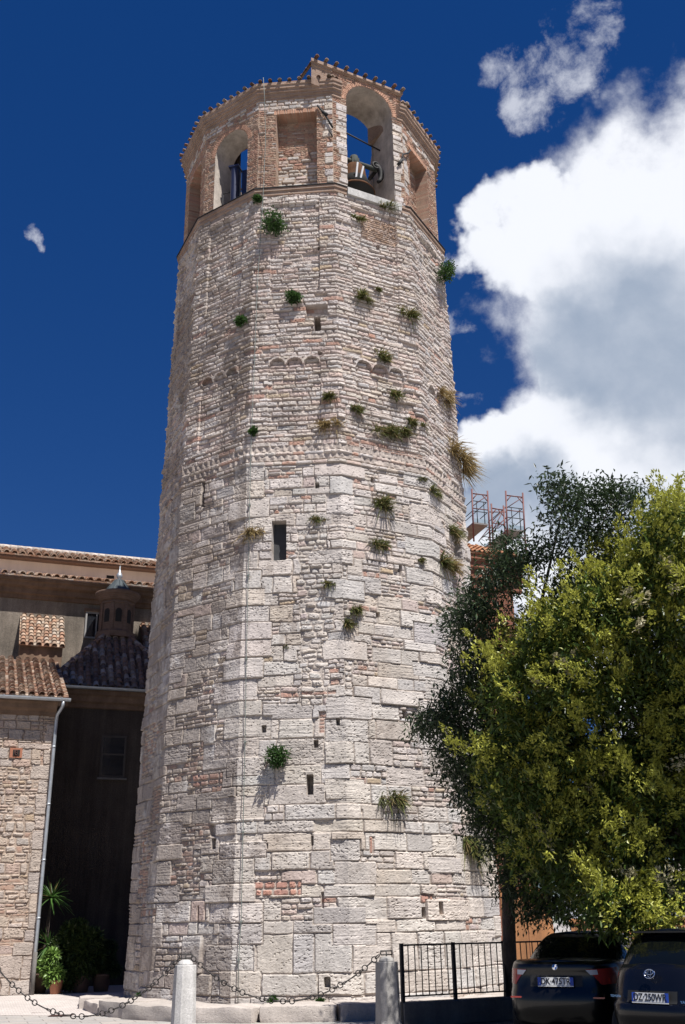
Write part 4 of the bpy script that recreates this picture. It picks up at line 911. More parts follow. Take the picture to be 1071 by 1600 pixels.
    for k in range(12):
        a = k*math.pi/6; b.tube([(math.cos(a)*.555, math.sin(a)*.555, 12.985), (math.cos(a)*.37, math.sin(a)*.37, 13.23), (math.cos(a)*.13, math.sin(a)*.13, 13.53)], .012, 5)
    b.build('cap_seam', M['lead'], la)
    MB().lathe([(.09, 13.5), (.06, 13.54), (.055, 13.57), (.10, 13.62), (.115, 13.69), (.09, 13.76), (.05, 13.82), (.02, 14.0), (.004, 14.1)], (0, 0, 0), 14).build('finial', M['zinc'], la)
    g.scale = (GS, GS, GS); return g
chapel()
PALET = [(.50, .36, .27), (.56, .45, .36), (.46, .30, .21), (.60, .52, .44), (.42, .25, .17)]
def church():
    g = empty('church', (P0[0], P0[1], GZ), ea, 'long plastered church with two tiers of tiled roof and cream upper wall, far left', 'church')
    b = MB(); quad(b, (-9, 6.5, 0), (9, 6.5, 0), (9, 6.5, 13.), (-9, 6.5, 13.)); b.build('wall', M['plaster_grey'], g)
    b = MB(); b.prism([(6.52, 12.8), (6.42, 12.82), (6.40, 12.95), (6.30, 12.98), (6.28, 13.16), (6.1, 13.22), (6.06, 13.32), (5.95, 13.36), (5.93, 13.46), (6.6, 13.6), (6.6, 12.8)], -9, 9, 'x'); b.build('cornice', M['plaster_ochre'], g)
    roof('lower_tile_roof', g, (-7, 5.85, 13.5), (1, 0, 0), (0, 1, .32), 13, 3.2, .30, .32, .105, None, PALET, 1.15)
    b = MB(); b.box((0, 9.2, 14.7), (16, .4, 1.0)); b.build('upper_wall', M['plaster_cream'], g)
    b = MB(); b.box((2.32, 8.995, 14.72), (.3, .02, .2)); b.build('vent_hole', M['dark'], g)
    b = MB(); b.box((0, 8.9, 15.16), (16, .6, .12)); b.build('eave_board', M['pot_brown'], g)
    roof('upper_tile_roof', g, (-7, 8.55, 15.2), (1, 0, 0), (0, 1, .40), 13, 3.1, .30, .32, .105, None, PALET, 1.0)
    b = MB()
    for i in range(44):
        b.tube([(-7+i*.3, 11.4, 16.42), (-7+i*.3+.36, 11.4, 16.44)], [.15, .12], 8, shade_of((.5, .44, .39)))
    b.build('ridge_tile', M['tile'], g)
    def lean(x0, x1):
        b = MB(); b.prism([(6.49, 9.6), (5.06, 9.6), (5.06, 10.72), (6.49, 12.05)], x0, x1, 'x'); b.build('dormer_block', M['plaster_ochre'], g)
        roof('dormer_roof', g, (x0-.06, 4.93, 10.72), (1, 0, 0), (0, 1, .93), x1-x0+.12, 2.15, .262, .235, .088, None, [(.42, .25, .17), (.46, .34, .25), (.36, .22, .15), (.50, .41, .33), (.42, .30, .22)], .85)
    lean(-1.0, .42); lean(3.3, 4.7)
    b = MB()
    b.box((1.27, 6.46, 12.0), (.06, .08, 1.0)); b.box((2.03, 6.46, 12.0), (.06, .08, 1.0)); b.box((1.65, 6.46, 12.47), (.7, .08, .06)); b.box((1.65, 6.46, 11.53), (.7, .08, .06)); b.box((1.65, 6.465, 12.0), (.05, .06, .88))
    f = b.build('window', M['frame_white'], g); b = MB(); b.box((1.65, 6.48, 12.0), (.7, .02, .9)); b.build('pane', M['glass'], f)
    b = MB(); b.box((1.65, 6.44, 12.56), (.95, .12, .12)); b.build('lintel', M['plaster_ochre'], f); g.scale = (GS, GS, GS)
church()

# ------------------------------------------------------------ building with scaffold behind the tower at the right
def apse():
    p = at(815, 879, 38); g = empty('apse', (p[0], p[1], 0), ea, 'red brick building with hipped tile roof behind the tower at right', 'building'); z = p[2]
    b = MB(); quad(b, (-7, 0, 0), (-.5, 0, 0), (-.5, 0, z-.9), (-7, 0, z-.9)); quad(b, (-.5, 0, 0), (-.5, 10, 0), (-.5, 10, z-.9), (-.5, 0, z-.9)); b.build('wall', M['redwall'], g)
    b = MB(); b.prism([(.1, z-1.3), (-.05, z-1.25), (-.05, z-.95), (-.18, z-.9), (-.18, z-.55), (-.32, z-.5), (-.32, z-.25), (-.45, z-.2), (-.45, z-.04), (.1, z)], -7, -.1, 'x'); b.build('cornice', M['redwall'], g)
    rp = [(.42, .19, .10), (.48, .25, .14), (.37, .16, .09), (.52, .31, .19)]
    roof('tile_roof', g, (-7, -.5, z), (1, 0, 0), (0, 1, .55), 7.2, 6, .2, .3, .075, lambda s, t: t*.875 < 7.2-s, rp)
    roof('tile_roof', g, (.2, -.5, z), (0, 1, 0), (-1, 0, .55), 10, 6, .2, .3, .075, lambda s, t: t*.875 < s, rp)
M['redwall'] = mat('red_brick_wall', brick=((.20, .075, .045), (.25, .10, .06), (.2, .13, .1), .26, .07, .008), rough=.92, var=.3, vscale=2, bump=.5, bscale=40, spec=.2, streak=.3)
apse()
def scaffold():
    D = 38.5; o = at(780, 840, D); g = empty('scaffold', tuple(o), 0, 'red tube scaffold with grey decks standing above the roof behind the tower', 'scaffold')
    dv = np.array([-.30, .95, 0])*2.3
    L = lambda px, py, q=0.: tuple(at(px, py, D)-o+dv*q)
    for (a, bb, yt, yb) in ((737.5, 762, 764, 846), (768, 787, 787, 850), (790.5, 817, 767, 850)):
        for q in (0,):
            b = MB(); sx = (bb-a)*.012
            b.tube([L(a, yt, q), L(a+sx*6+1.5, yb, q)], .034, 6); b.tube([L(bb, yt+3, q), L(bb+sx*6+3, yb+12, q)], .034, 6)
            b.tube([L(a+.3, yt+7, q), L(bb+.2, yt+10, q)], .028, 6); b.tube([L(a+.6, yt+17, q), L(a+8, yt+8, q)], .022, 6); b.tube([L(bb+.6, yt+20, q), L(bb-8, yt+9.5, q)], .022, 6)
            b.tube([L(a+1, yt+30, q), L(bb+1, yt+33, q)], .022, 6); b.tube([L(a+1, yt+27, q), L(bb, yt+10, q)], .018, 6)
            b.build('frame', M['redpaint'], g)
    for (a, bb, yd) in ((740, 763, 818), (794.5, 819.5, 828)):
        b = MB(); p, q = np.array(L(a, yd)), np.array(L(bb, yd+3)); vs = [p, q, q+dv, p+dv]; th = np.array([0, 0, .07])
        b.add([tuple(v) for v in vs]+[tuple(v+th) for v in vs], [(0, 1, 2, 3), (4, 5, 6, 7), (0, 1, 5, 4), (1, 2, 6, 5), (2, 3, 7, 6), (3, 0, 4, 7)]); b.build('deck', M['deck'], g)
        t2 = np.array([0, 0, .17])
        for u, v in ((p, q), (p+dv, q+dv)): b = MB(); b.add([tuple(u+th), tuple(v+th), tuple(v+th+t2), tuple(u+th+t2), tuple(u+th+np.array([0, .03, 0])), tuple(v+th+np.array([0, .03, 0])), tuple(v+th+t2+np.array([0, .03, 0])), tuple(u+th+t2+np.array([0, .03, 0]))], [(0, 1, 2, 3), (4, 5, 6, 7), (0, 1, 5, 4), (3, 2, 6, 7)]); b.build('toe_board', M['toe'], g)
        b = MB()
        for z in (.55, 1.0):
            for u, v in ((p, q), (p+dv, q+dv), (p, p+dv), (q, q+dv)): b.tube([tuple(u+np.array([0, 0, z])), tuple(v+np.array([0, 0, z]))], .018, 5)
        for f in (.3, .8): c = p*(1-f)+q*f; b.tube([tuple(c+th), tuple(c+np.array([0, 0, 1.0]))], .018, 5)
        b.build('guard_rail', M['iron'], g)
    b = MB(); b.tube([L(763, 842), L(790, 792)], .02, 5); b.tube([L(748, 846), L(775, 812)], .02, 5); b.tube([L(763, 800), L(792, 800)], .022, 5); b.tube([L(770, 832), L(793, 806)], .02, 5); b.tube([L(822, 848), L(826, 905)], .034, 6); b.tube([L(812, 836), L(824, 846)], .022, 6); b.build('brace', M['redpaint'], g)
scaffold()

# ------------------------------------------------------------ hoarding, fence, bollards, chains, drains
def hoarding():
    a = at_z(800, 1545, 0)*0+np.array([4.15, 25.2, 0]); g = empty('site_hoarding', tuple(a), R_(12), 'orange brown timber site hoarding behind the parked cars, right of the trunk', 'hoarding')
    b = MB()
    for i in range(2): b.box((-.1+i*.62-.3, 0, 1.15), (.60, .03, 2.3))
    b.build('tall_board', M['plank'], g)
    b = MB()
    for i in range(6): b.box((1.45+i*1.0, 0, .78), (.985, .03, 1.56))
    b.build('low_board', M['plank'], g)
    b = MB(); b.box((3.9, -.03, 1.6), (6.0, .06, .10)); b.build('top_rail', M['plank'], g)
    for i in range(5):
        MB().box((1.5+i*1.22, .12, 1.93), (1.2, .03, .62)).build('white_panel', M['panel'], g)
hoarding()
b = MB(); b.box((0, 0, 1.6), (9, .3, 3.2)); o = b.build('garden_wall', M['plaster_pale'], None); o.location = (12.4, 25.6, 0); o.rotation_euler = (0, 0, R_(-18)); tag(o, 'pale plastered wall at the right edge behind the cars and the hanging branches', 'wall')
def fence():
    a = np.array([.86, 18.95]); d = np.array([2.05, 1.1]); d /= np.linalg.norm(d); Ln = 4.3
    g = empty('iron_fence', (a[0], a[1], 0), math.atan2(d[1], d[0]), 'black iron bar fence on a low wall in front of the tower foot', 'fence')
    b = MB(); b.box((Ln/2, .06, .19), (Ln, .22, .38)); b.build('low_wall', M['concrete'], g, .015)
    for x in (.02, 1.07, 2.15, 3.2, Ln): MB().box((x, 0, .65), (.055, .055, 1.28)).build('post', M['iron'], g)
    MB().box((Ln/2, 0, 1.262), (Ln, .05, .028)).build('top_rail', M['iron'], g); MB().box((Ln/2, 0, .47), (Ln, .04, .022)).build('bottom_rail', M['iron'], g)
    x = .15
    while x < Ln:
        if min(abs(x-p) for p in (.02, 1.07, 2.15, 3.2, Ln)) > .06: MB().tube([(x, 0, .47), (x, 0, 1.25)], .0105, 6).build('bar', M['iron'], g)
        x += .132
fence()
def bollard(p, m, label, rz=.42):
    g = empty('bollard', (p[0], p[1], 0), rz, label, 'bollard', 'stone bollards with chains')
    b = MB(); s = .155; c = .055
    def oc(s, c, z): return [(s, -s+c, z), (s, s-c, z), (s-c, s, z), (-s+c, s, z), (-s, s-c, z), (-s, -s+c, z), (-s+c, -s, z), (s-c, -s, z)]
    rings = [oc(.175, .012, 0), oc(.175, .012, .10), oc(.172, .075, .22), oc(.155, .068, 1.04), oc(.150, .066, 1.05)]
    vs = [p for r in rings for p in r]; fs = [(i*8+k, i*8+(k+1) % 8, (i+1)*8+(k+1) % 8, (i+1)*8+k) for i in range(4) for k in range(8)]+[tuple(range(32, 40))]
    b.add(vs, fs); b.build('shaft', m, g)
    b = MB(); b.lathe([(.125, 1.045), (.122, 1.07), (.10, 1.105), (.06, 1.125), (.01, 1.13)], (0, 0, 0), 20); b.build('domed_top', m, g)
    b = MB(); b.tube([(0, 0, 1.11), (0, 0, 1.20)], .012, 6); b.tube([(-.10, .0, 1.15), (.10, 0, 1.15)], .011, 6); b.tube([(-.10, 0, 1.205), (.10, 0, 1.205)], .011, 6); b.tube([(-.10, 0, 1.15), (-.10, 0, 1.205)], .011, 6); b.tube([(.10, 0, 1.15), (.10, 0, 1.205)], .011, 6); b.build('chain_bracket', M['chain'], g)
    return g
BD = 17.7
B1 = at(288, 1560, BD); B2 = at(606, 1560, BD); B0 = B1-(B2-B1)
bollard(B1, M['marble'], 'sunlit white bollard in front of the tower foot, holding two chains'); bollard(B2, M['greycap'], 'grey half-shaded bollard beside the iron fence'); bollard(B0, M['marble'], 'white bollard just beyond the left edge of the photo')
def chain(p, q, sag, label, seed):
    rn = random.Random(seed); p = Vector(p); q = Vector(q); pts = []
    for i in range(201):
        t = i/200; v = p.lerp(q, t); v.z -= sag*4*t*(1-t); pts.append(v)
    ac = [0]
    for i in range(200): ac.append(ac[-1]+(pts[i+1]-pts[i]).length)
    def P(s):
        s = min(max(s, 0), ac[-1]); import bisect; i = min(bisect.bisect_left(ac, s), 200); return pts[i]
    b = MB(); s = .0; i = 0
    while s < ac[-1]-.05:
        kind = i % 5; L = .072 if kind != 4 else .125
        a, c = P(s), P(s+L); m = (a+c)/2; d = (c-a).normalized(); side = d.cross(Vector((0, 0, 1))).normalized(); up = side.cross(d); ro = (.25 if i % 2 else 1.25)+rn.uniform(-.15, .15)
        w = side*math.cos(ro)+up*math.sin(ro)
        if kind != 4: b.torus(m, .043, .0085, d, w, 12, 5)
        else: b.torus(m, .075, .0085, d, w, 14, 5) if False else b.tube([a-d*.01, c+d*.01], .010, 6)
        s += L*.96; i += 1
    o = b.build('chain', M['chain']); tag(o, label, 'chain', 'chains between the bollards')
br = .10; off = Vector((math.cos(.42)*br, math.sin(.42)*br, 1.16))
chain(Vector((B1[0], B1[1], 0))+off, Vector((B2[0]-off.x, B2[1]-off.y, 1.17)), .66, 'dark iron chain sagging between the white and the grey bollard', 1)
chain(Vector((B0[0], B0[1], 0))+off, Vector((B1[0]-off.x, B1[1]-off.y, 1.16)), .82, 'dark iron chain hanging from the white bollard to the left edge', 2)
for px0, px1, py, lab in ((53, 98, 1583.5, 'longer of two overlapping rusty drain grates in the paving, back one'), (79, 112, 1588, 'shorter front one of two overlapping rusty drain grates'), (209, 240, 1588.5, 'single rusty drain grate nearest the white bollard')):
    p = at_z(px0, py, 0); q = at_z(px1, py-.0167*(px1-px0), 0); w = np.linalg.norm(q-p); g = MB()
    n = int(w/.03)
    for i in range(n): g.box((i*w/n-w/2, 0, .006), (.016, .24, .012))
    g.box((0, -.13, .006), (w+.03, .03, .013)); g.box((0, .13, .006), (w+.03, .03, .013)); g.box((0, 0, .002), (w, .25, .002))
    o = g.build('drain_grate', M['rust']); o.location = ((p[0]+q[0])/2, (p[1]+q[1])/2, .008); o.rotation_euler = (0, 0, math.atan2(q[1]-p[1], q[0]-p[0])); tag(o, lab, 'drain grate', 'drain grates in the paving')

# ------------------------------------------------------------ potted plants in the corner by the house
def pot(g, r, h, m):
    b = MB(); b.lathe([(r*.72, 0), (r*.98, h*.86), (r*1.08, h*.87), (r*1.08, h), (r*.95, h), (r*.93, h*.9), (.02, h*.9)], (0, 0, 0), 20); b.build('pot', m, g)
def yucca():
    p = at_z(66, 1551, GZ); p[1] -= .3; g = empty('potted_yucca', tuple(p), 0, 'tall potted yucca with arching sword leaves beside the downpipe', 'potted plant', 'potted plants in the dark corner')
    pot(g, .22, .46, M['pot_brown'])
    top = at(81, 1402, p[1])-p; b = MB(); b.tube([(0, 0, .4), (top[0]*.5, .02, top[2]*.5), tuple(top)], [.05, .045, .04], 8); low = at(76, 1478, p[1])-p; b.tube([(0.03, 0.05, .4), (low[0], .1, low[2])], [.04, .035], 8); b.build('stem', M['bark'], g)
    for nm, c, n, ln in (('crown_leaves', top, 60, .62), ('lower_leaves', low, 40, .5)):
        bb = MB()
        for i in range(n):
            a = rnd.uniform(0, 6.28); e = rnd.uniform(-.7, 1.35); L = ln*rnd.uniform(.75, 1.1); hd = Vector((math.cos(a)*math.cos(e), math.sin(a)*math.cos(e), math.sin(e))); sd_ = Vector((-math.sin(a), math.cos(a), 0)); w = .024
            pts = []
            for j in range(6):
                t = j/5; q = Vector(c)+hd*L*t-Vector((0, 0, .28*L*t*t*max(0, math.cos(e)))); pts.append((q, w*(1-t**2.2)+.001))
            vs = []
            for q, ww in pts: vs += [q-sd_*ww, q+Vector((0, 0, -.01)), q+sd_*ww]
            f = rnd.uniform(.6, 1.3); cc = (.07*f, .15*f, .035*f) if rnd.random() > .08 else (.25, .17, .08)
            bb.add(vs, [(j*3+k, j*3+k+1, j*3+k+4, j*3+k+3) for j in range(5) for k in (0, 1)], cc)
        bb.build(nm, M['leaf'], g)
yucca()
def potbush(px, py, dy, pr, ph, m, blobs, col, ls, label, dens=1.):
    p = at_z(px, py, GZ); p[1] += dy; g = empty('potted_shrub', tuple(p), 0, label, 'potted plant', 'potted plants in the dark corner'); pot(g, pr, ph, m)
    Q = []; Dd = []; b = MB()
    for bx, by, r in blobs:
        c = at(bx, by, p[1])-p; rr = r*p[1]/1725; n = int(420*rr*rr*4*dens/(.1*ls/.1)+30); d = rand_dir(n); Q.append(c+d*(rr*rg.uniform(.35, 1.05, n))[:, None]); Dd.append(d+np.array([0, 0, -.35])+rg.normal(0, .5, (n, 3)))
        b.tube([(0, 0, ph*.8), tuple(c*.6+np.array([0, 0, .1])), tuple(c)], [.02, .014, .006], 5)
    b.build('stem', M['bark'], g); Q = np.concatenate(Q); Dd = np.concatenate(Dd); n = len(Q)
    leaf_mesh('foliage', Q, Dd, rg.uniform(.7, 1.3, n)*ls, rg.uniform(.35, .55, n)*ls, np.array(col)*rg.uniform(.55, 1.5, n)[:, None], M['leaf'], g)
potbush(89, 1553, -.15, .17, .32, M['terracotta'], [(78, 1500, 9), (84, 1492, 8), (76, 1515, 10), (88, 1523, 11), (64, 1510, 6), (80, 1530, 8)], (.16, .26, .06), .13, 'small light green shrub in a red terracotta pot, in front of the dark bush')
potbush(118, 1553, .5, .24, .40, M['pot_brown'], [(118, 1462, 22), (140, 1475, 22), (105, 1490, 24), (130, 1500, 26), (150, 1500, 14), (112, 1520, 22), (95, 1480, 14)], (.05, .075, .02), .12, 'large dark round bush in a pot against the shaded wall', 1.6)
potbush(152, 1551, .4, .24, .42, M['pot_brown'], [(158, 1522, 10), (166, 1500, 13), (172, 1480, 10), (178, 1515, 10)], (.03, .05, .02), .11, 'dim leafy shrub in a brown pot nearest the tower')

# ------------------------------------------------------------ trees
def crown(name, blobs, parent, origin, leafL, leafW, base, clump_n, leaf_n, cr, warm=.0, outfill=.95, depth_copies=((0, 1.),), shrink=1., top_y=0):
    C = []; O = []; X = []
    for px, py, rp, dep in blobs:
        rp = rp*shrink; loose = 1. if py > top_y else .55
        for dd, sc in depth_copies:
            kk = ray(px, py); kk = kk[2]/kk[1]; Y = min(dep+dd, 19.9/(1+.5*max(kk, 0))-rp*.006+dd-depth_copies[-1][0])
            c = at(px, py, Y); r = rp*Y/1725*sc; n = max(4, int(clump_n*r*r*loose)); d = rand_dir(n)
            C.append(c+d*(r*rg.uniform(.2, 1.0, n)**.5*outfill)[:, None]); O.append(d)
    C = np.concatenate(C); O = np.concatenate(O); m = len(C)
    P = np.repeat(C, leaf_n, 0)+np.clip(rg.normal(0, 1, (m*leaf_n, 3)), -2, 2)*np.array([cr, cr, cr*.75]); D = np.repeat(O, leaf_n, 0)*.7+rg.normal(0, .6, (m*leaf_n, 3))+np.array([0, 0, -.15])
    n = len(P); f = rg.uniform(.6, 1.45, n)*np.repeat(rg.uniform(.8, 1.2, m), leaf_n); col = np.array(base)*f[:, None]; col[:, 0] += warm*rg.random(n)*.03
    leaf_mesh(name, P-origin, D, rg.uniform(.45, 1.35, n)*leafL, rg.uniform(.8, 1.2, n)*leafW, col, M['leaf'], parent)
    return C, O
def limbs(b, base, fork, targets, r0, rn):
    base, fork = Vector(base), Vector(fork); mid = base.lerp(fork, .5)+Vector((rn.uniform(-.08, .08), rn.uniform(-.08, .08), 0))
    b.tube([base-Vector((0, 0, .1)), base.lerp(fork, .06), mid, fork], [r0*1.35, r0, r0*.88, r0*.78], 12)
    for t in targets:
        t = Vector(t); q = fork.lerp(t, .45)+Vector((rn.uniform(-.25, .25), rn.uniform(-.25, .25), rn.uniform(0, .3))); L = (t-fork).length
        b.tube([fork-Vector((0, 0, .15)), q, t], [r0*.42, r0*.25, r0*.07], 7)
        for k in range(4):
            s = q.lerp(t, rn.uniform(0, .9)); e = s+Vector((rn.uniform(-1, 1), rn.uniform(-1, 1), rn.uniform(-.3, .9)))*.22*L; b.tube([s, s.lerp(e, .5)+Vector((0, 0, .04)), e], [r0*.11, r0*.07, r0*.02], 5)
def dark_tree():
    bp = np.array([2.85, 20.3, 0]); g = empty('evergreen_tree', tuple(bp), 0, 'dark leaved evergreen tree between tower and yellow green tree, branches reaching over the wall', 'tree')
    DS = 0
    BL = [(885, 775, 22, 20.5), (880, 808, 34, 20.5), (905, 780, 20, 20.6), (868, 758, 9, 20.5), (925, 815, 26, 20.6), (960, 778, 24, 20.4), (965, 812, 26, 20.5), (940, 770, 12, 20.5), (982, 770, 12, 20.5), (895, 845, 44, 20.6), (850, 862, 24, 20.4), (935, 850, 40, 20.6), (800, 855, 22, 20), (822, 875, 22, 20.2), (790, 880, 26, 20), (770, 905, 28, 19.9), (800, 910, 36, 20), (745, 925, 22, 19.8), (765, 945, 34, 19.9), (735, 955, 18, 19.7), (725, 990, 24, 19.6), (762, 985, 34, 19.8), (720, 968, 9, 19.5), (745, 1030, 34, 19.6), (725, 1055, 20, 19.5), (770, 1060, 40, 19.8), (735, 1090, 32, 19.5), (705, 1100, 14, 19.3), (690, 1118, 16, 19.3), (676, 1125, 15, 19.2), (662, 1138, 8, 19.2), (715, 1130, 30, 19.4), (755, 1125, 38, 19.7), (700, 1160, 14, 19.3), (715, 1180, 26, 19.4), (712, 1205, 15, 19.4), (745, 1180, 38, 19.6), (735, 1225, 28, 19.5), (732, 1248, 12, 19.5), (765, 1230, 38, 19.7), (758, 1270, 20, 19.7), (748, 1290, 10, 19.6), (790, 1290, 34, 19.8), (795, 1340, 30, 19.7), (780, 1325, 12, 19.6), (820, 1380, 36, 19.6), (795, 1385, 16, 19.6), (850, 1400, 34, 19.6), (880, 1415, 30, 19.5), (830, 1420, 16, 19.5), (860, 1000, 60, 20.6), (860, 1150, 70, 20.6), (850, 1270, 70, 20.4), (900, 930, 60, 20.8), (980, 900, 60, 20.8), (1000, 1050, 80, 21), (990, 1200, 80, 21)]
    BL = [(x, y, r, d+DS*(1 if y > 890 else .55)) for x, y, r, d in BL]
    C, O = crown('crown', BL, g, bp, .115, .036, (.034, .056, .024), 92, 52, .17, depth_copies=((0, .95), (.9, 1.)), shrink=.86, top_y=880)
    rn = random.Random(5); b = MB(); tg = [at(x, y, min(d, 19.6/(1+.5*ray(x, y)[2]/ray(x, y)[1])-.3))-bp for x, y, r, d in BL if r > 25]; rn.shuffle(tg); limbs(b, (0, 0, 0), (at(800, 1220, 18.9)-bp), tg[:16], .13, rn)
    for x, y, d in ((662, 1125, 19.2), (690, 1160, 19.3), (885, 770, 20.5), (960, 775, 20.4), (735, 955, 19.7), (720, 1240, 19.5)):
        e = Vector(at(x, y, min(d, 19.9/(1+.5*ray(x, y)[2]/ray(x, y)[1])-.3))-bp); s = Vector(at(800, 1180, 18.6)-bp); b.tube([s, s.lerp(e, .5)+Vector((0, 0, .15)), e], [.06, .035, .008], 6)
    b.build('trunk', M['bark'], g)
dark_tree()
def privet():
    bp = np.array([5.9, 17.9, 0]); g = empty('flowering_privet', tuple(bp), 0, 'big yellow green tree in feathery flower, hanging over the parked cars at right', 'tree')
    BL = [(1042, 825, 30, 17.6), (1064, 808, 24, 17.6), (1022, 828, 18, 17.6), (1085, 830, 36, 17.6), (1003, 872, 32, 17.4), (1035, 880, 46, 17.5), (962, 900, 24, 17.2), (980, 925, 40, 17.2), (1020, 920, 60, 17.2), (1075, 900, 60, 17.3), (930, 935, 26, 17), (915, 965, 36, 17), (872, 975, 26, 17), (842, 992, 18, 17), (855, 1015, 36, 17), (900, 1000, 56, 16.8), (960, 980, 60, 16.8), (1040, 1010, 70, 16.7), (825, 1035, 18, 17), (812, 1060, 20, 17), (835, 1050, 42, 16.9), (790, 1085, 22, 16.9), (880, 1080, 60, 16.6), (960, 1090, 70, 16.4), (1050, 1110, 70, 16.3), (800, 1120, 34, 16.9), (830, 1140, 46, 16.7), (775, 1165, 22, 16.9), (760, 1195, 18, 16.9), (890, 1170, 60, 16.4), (795, 1200, 40, 16.8), (970, 1190, 70, 16.1), (1050, 1210, 70, 16), (775, 1240, 26, 16.8), (830, 1230, 54, 16.6), (900, 1260, 66, 16.3), (800, 1285, 34, 16.8), (985, 1280, 70, 15.9), (1055, 1300, 60, 15.8), (830, 1320, 44, 16.7), (890, 1340, 56, 16.4), (960, 1350, 60, 16), (1040, 1370, 50, 15.7), (860, 1375, 34, 16.6), (910, 1400, 36, 16.4), (960, 1405, 36, 16.1), (1010, 1410, 30, 15.8), (955, 1432, 28, 15.5), (935, 1430, 18, 15.6), (985, 1438, 24, 15.4), (1015, 1425, 24, 15.4), (1060, 1405, 28, 15.5), (960, 1395, 40, 15.6), (1130, 950, 110, 17.4), (1150, 1130, 120, 17), (1140, 1300, 100, 16.4), (1180, 890, 70, 17.6)]
    C, O = crown('crown', BL, g, bp, .13, .045, (.066, .108, .022), 60, 48, .15, .3, depth_copies=((0, 1.), (1.2, .97), (2.2, .9)), shrink=.88)
    # flower panicles on the outer side of the crown
    m = len(C); top = O[:, 2]*.55-O[:, 1]*.65; sel = np.where((top > -.1) & (rg.random(m) < .72))[0]; Q = []; D = []; cc = []
    for i in sel:
        o = O[i]+np.array([0, -.15, .55])+rg.normal(0, .25, 3); o /= np.linalg.norm(o); ln = rg.uniform(.18, .34); white = rg.random() < .045
        for h in range(rg.integers(4, 8)):
            st = C[i]+rg.normal(0, .15, 3)+O[i]*.20+np.array([0, -.08, .10]); n = 34; t = rg.random(n)**.8; q = st+o*ln*t[:, None]+rg.normal(0, 1, (n, 3))*(.062*(1-t)+.012)[:, None]; Q.append(q); D.append(o+rg.normal(0, .6, (n, 3)))
            cc.append(np.tile((.55, .50, .32) if white else (.39, .40, .07), (n, 1))*rg.uniform(.65, 1.25, n)[:, None])
    Q = np.concatenate(Q); n = len(Q); leaf_mesh('flower_panicles', Q-bp, np.concatenate(D), rg.uniform(.05, .09, n), rg.uniform(.024, .04, n), np.concatenate(cc), M['leaf'], g)
    rn = random.Random(8); b = MB(); tg = [at(x, y, min(d, 19.6/(1+.5*ray(x, y)[2]/ray(x, y)[1])-1.3))-bp for x, y, r, d in BL if r > 40]; rn.shuffle(tg); limbs(b, (0, 0, 0), (-.3, -.9, 2.6), tg[:18], .2, rn); b.build('trunk', M['bark'], g)
privet()

# ------------------------------------------------------------ cars
def text_mesh(s, size, name, m, parent, loc, rot, sx=1.0, bold=.0):
    cu = bpy.data.curves.new(name, 'FONT'); cu.body = s; cu.size = size; cu.align_x = 'CENTER'; cu.align_y = 'CENTER'; cu.extrude = .002; cu.offset = bold; t = bpy.data.objects.new('lettering_curve', cu); COL.objects.link(t)
    bpy.context.view_layer.update(); me = bpy.data.meshes.new_from_object(t.evaluated_get(bpy.context.evaluated_depsgraph_get())); bpy.data.objects.remove(t); me.name = name; me.materials.clear(); me.materials.append(m)
    o = bpy.data.objects.new(name, me); COL.objects.link(o); o.parent = parent; o.location = loc; o.rotation_euler = rot; o.scale = (sx, 1, 1); return o
def interp(x, xs, ys): return float(np.interp(x, xs, ys))
class Car:
    def __init__(s, spec): s.__dict__.update(spec)
    def body(s, th, v, off=0., scale=1.):
        w = interp(v, s.vz, s.vw); r = interp(v, s.vz, s.vr); f = interp(v, s.vz, s.vf); n = s.n
        c, q = math.cos(th), math.sin(th); x = w*math.copysign(abs(c)**(2/n), c)*scale; y = (r+f)/2+(f-r)/2*math.copysign(abs(q)**(2/s.ny), q)
        zt = interp(y, s.ty, s.tz); return Vector((x, y, s.zb+v*(zt-s.zb)))
    def cabin(s, th, v, off=0., scale=1.):
        w = interp(v, s.cv, s.cw); r = interp(v, s.cv, s.cr); f = interp(v, s.cv, s.cf); n = 4.2
        c, q = math.cos(th), math.sin(th); x = w*math.copysign(abs(c)**(2/n), c)*scale; y = (r+f)/2+(f-r)/2*math.copysign(abs(q)**(2/n), q)
        return Vector((x, y, interp(v, [0, 1], [s.belt-.03, s.zr])))
    def shell(s, fn, vs, crown, zcap, name, m, parent):
        n = 72; b = MB(); P = []
        for v in vs: P += [fn(2*math.pi*i/n, v) for i in range(n)]
        for sc in (.92, .75, .5, .25, .02):
            for i in range(n):
                p = fn(2*math.pi*i/n, vs[-1], 0, sc); p.z += crown*(1-sc*sc); P.append(p)
        k = len(vs)+5; b.add(P, [(j*n+i, j*n+(i+1) % n, (j+1)*n+(i+1) % n, (j+1)*n+i) for j in range(k-1) for i in range(n)], (1, 1, 1), None, True); return b.build(name, m, parent)
    def patch(s, fn, t0, t1, v0, v1, off, name, m, parent, nt=14, nv=6, shape=None):
        b = MB(); P = []
        for j in range(nv+1):
            for i in range(nt+1):
                ft, fv = i/nt, j/nv
                if shape: ft, fv = shape(ft, fv)
                th, v = t0+(t1-t0)*ft, v0+(v1-v0)*fv; e = .01
                p = fn(th, v); du = fn(th+e, v)-fn(th-e, v); dv = fn(th, min(1, v+e))-fn(th, max(0, v-e)); nn = du.cross(dv); 
                nn = nn.normalized() if nn.length > 1e-9 else Vector((0, -1, 0)); P.append(p+nn*off)
        b.add(P, [(j*(nt+1)+i, j*(nt+1)+i+1, (j+1)*(nt+1)+i+1, (j+1)*(nt+1)+i) for j in range(nv) for i in range(nt)], (1, 1, 1), None, True); return b.build(name, m, parent)
    def th(s, x, v, side):
        w = interp(v, s.vz, s.vw); a = math.acos(min(1, (abs(x)/w))**(s.n/2)); return -a if side > 0 else -(math.pi-a)
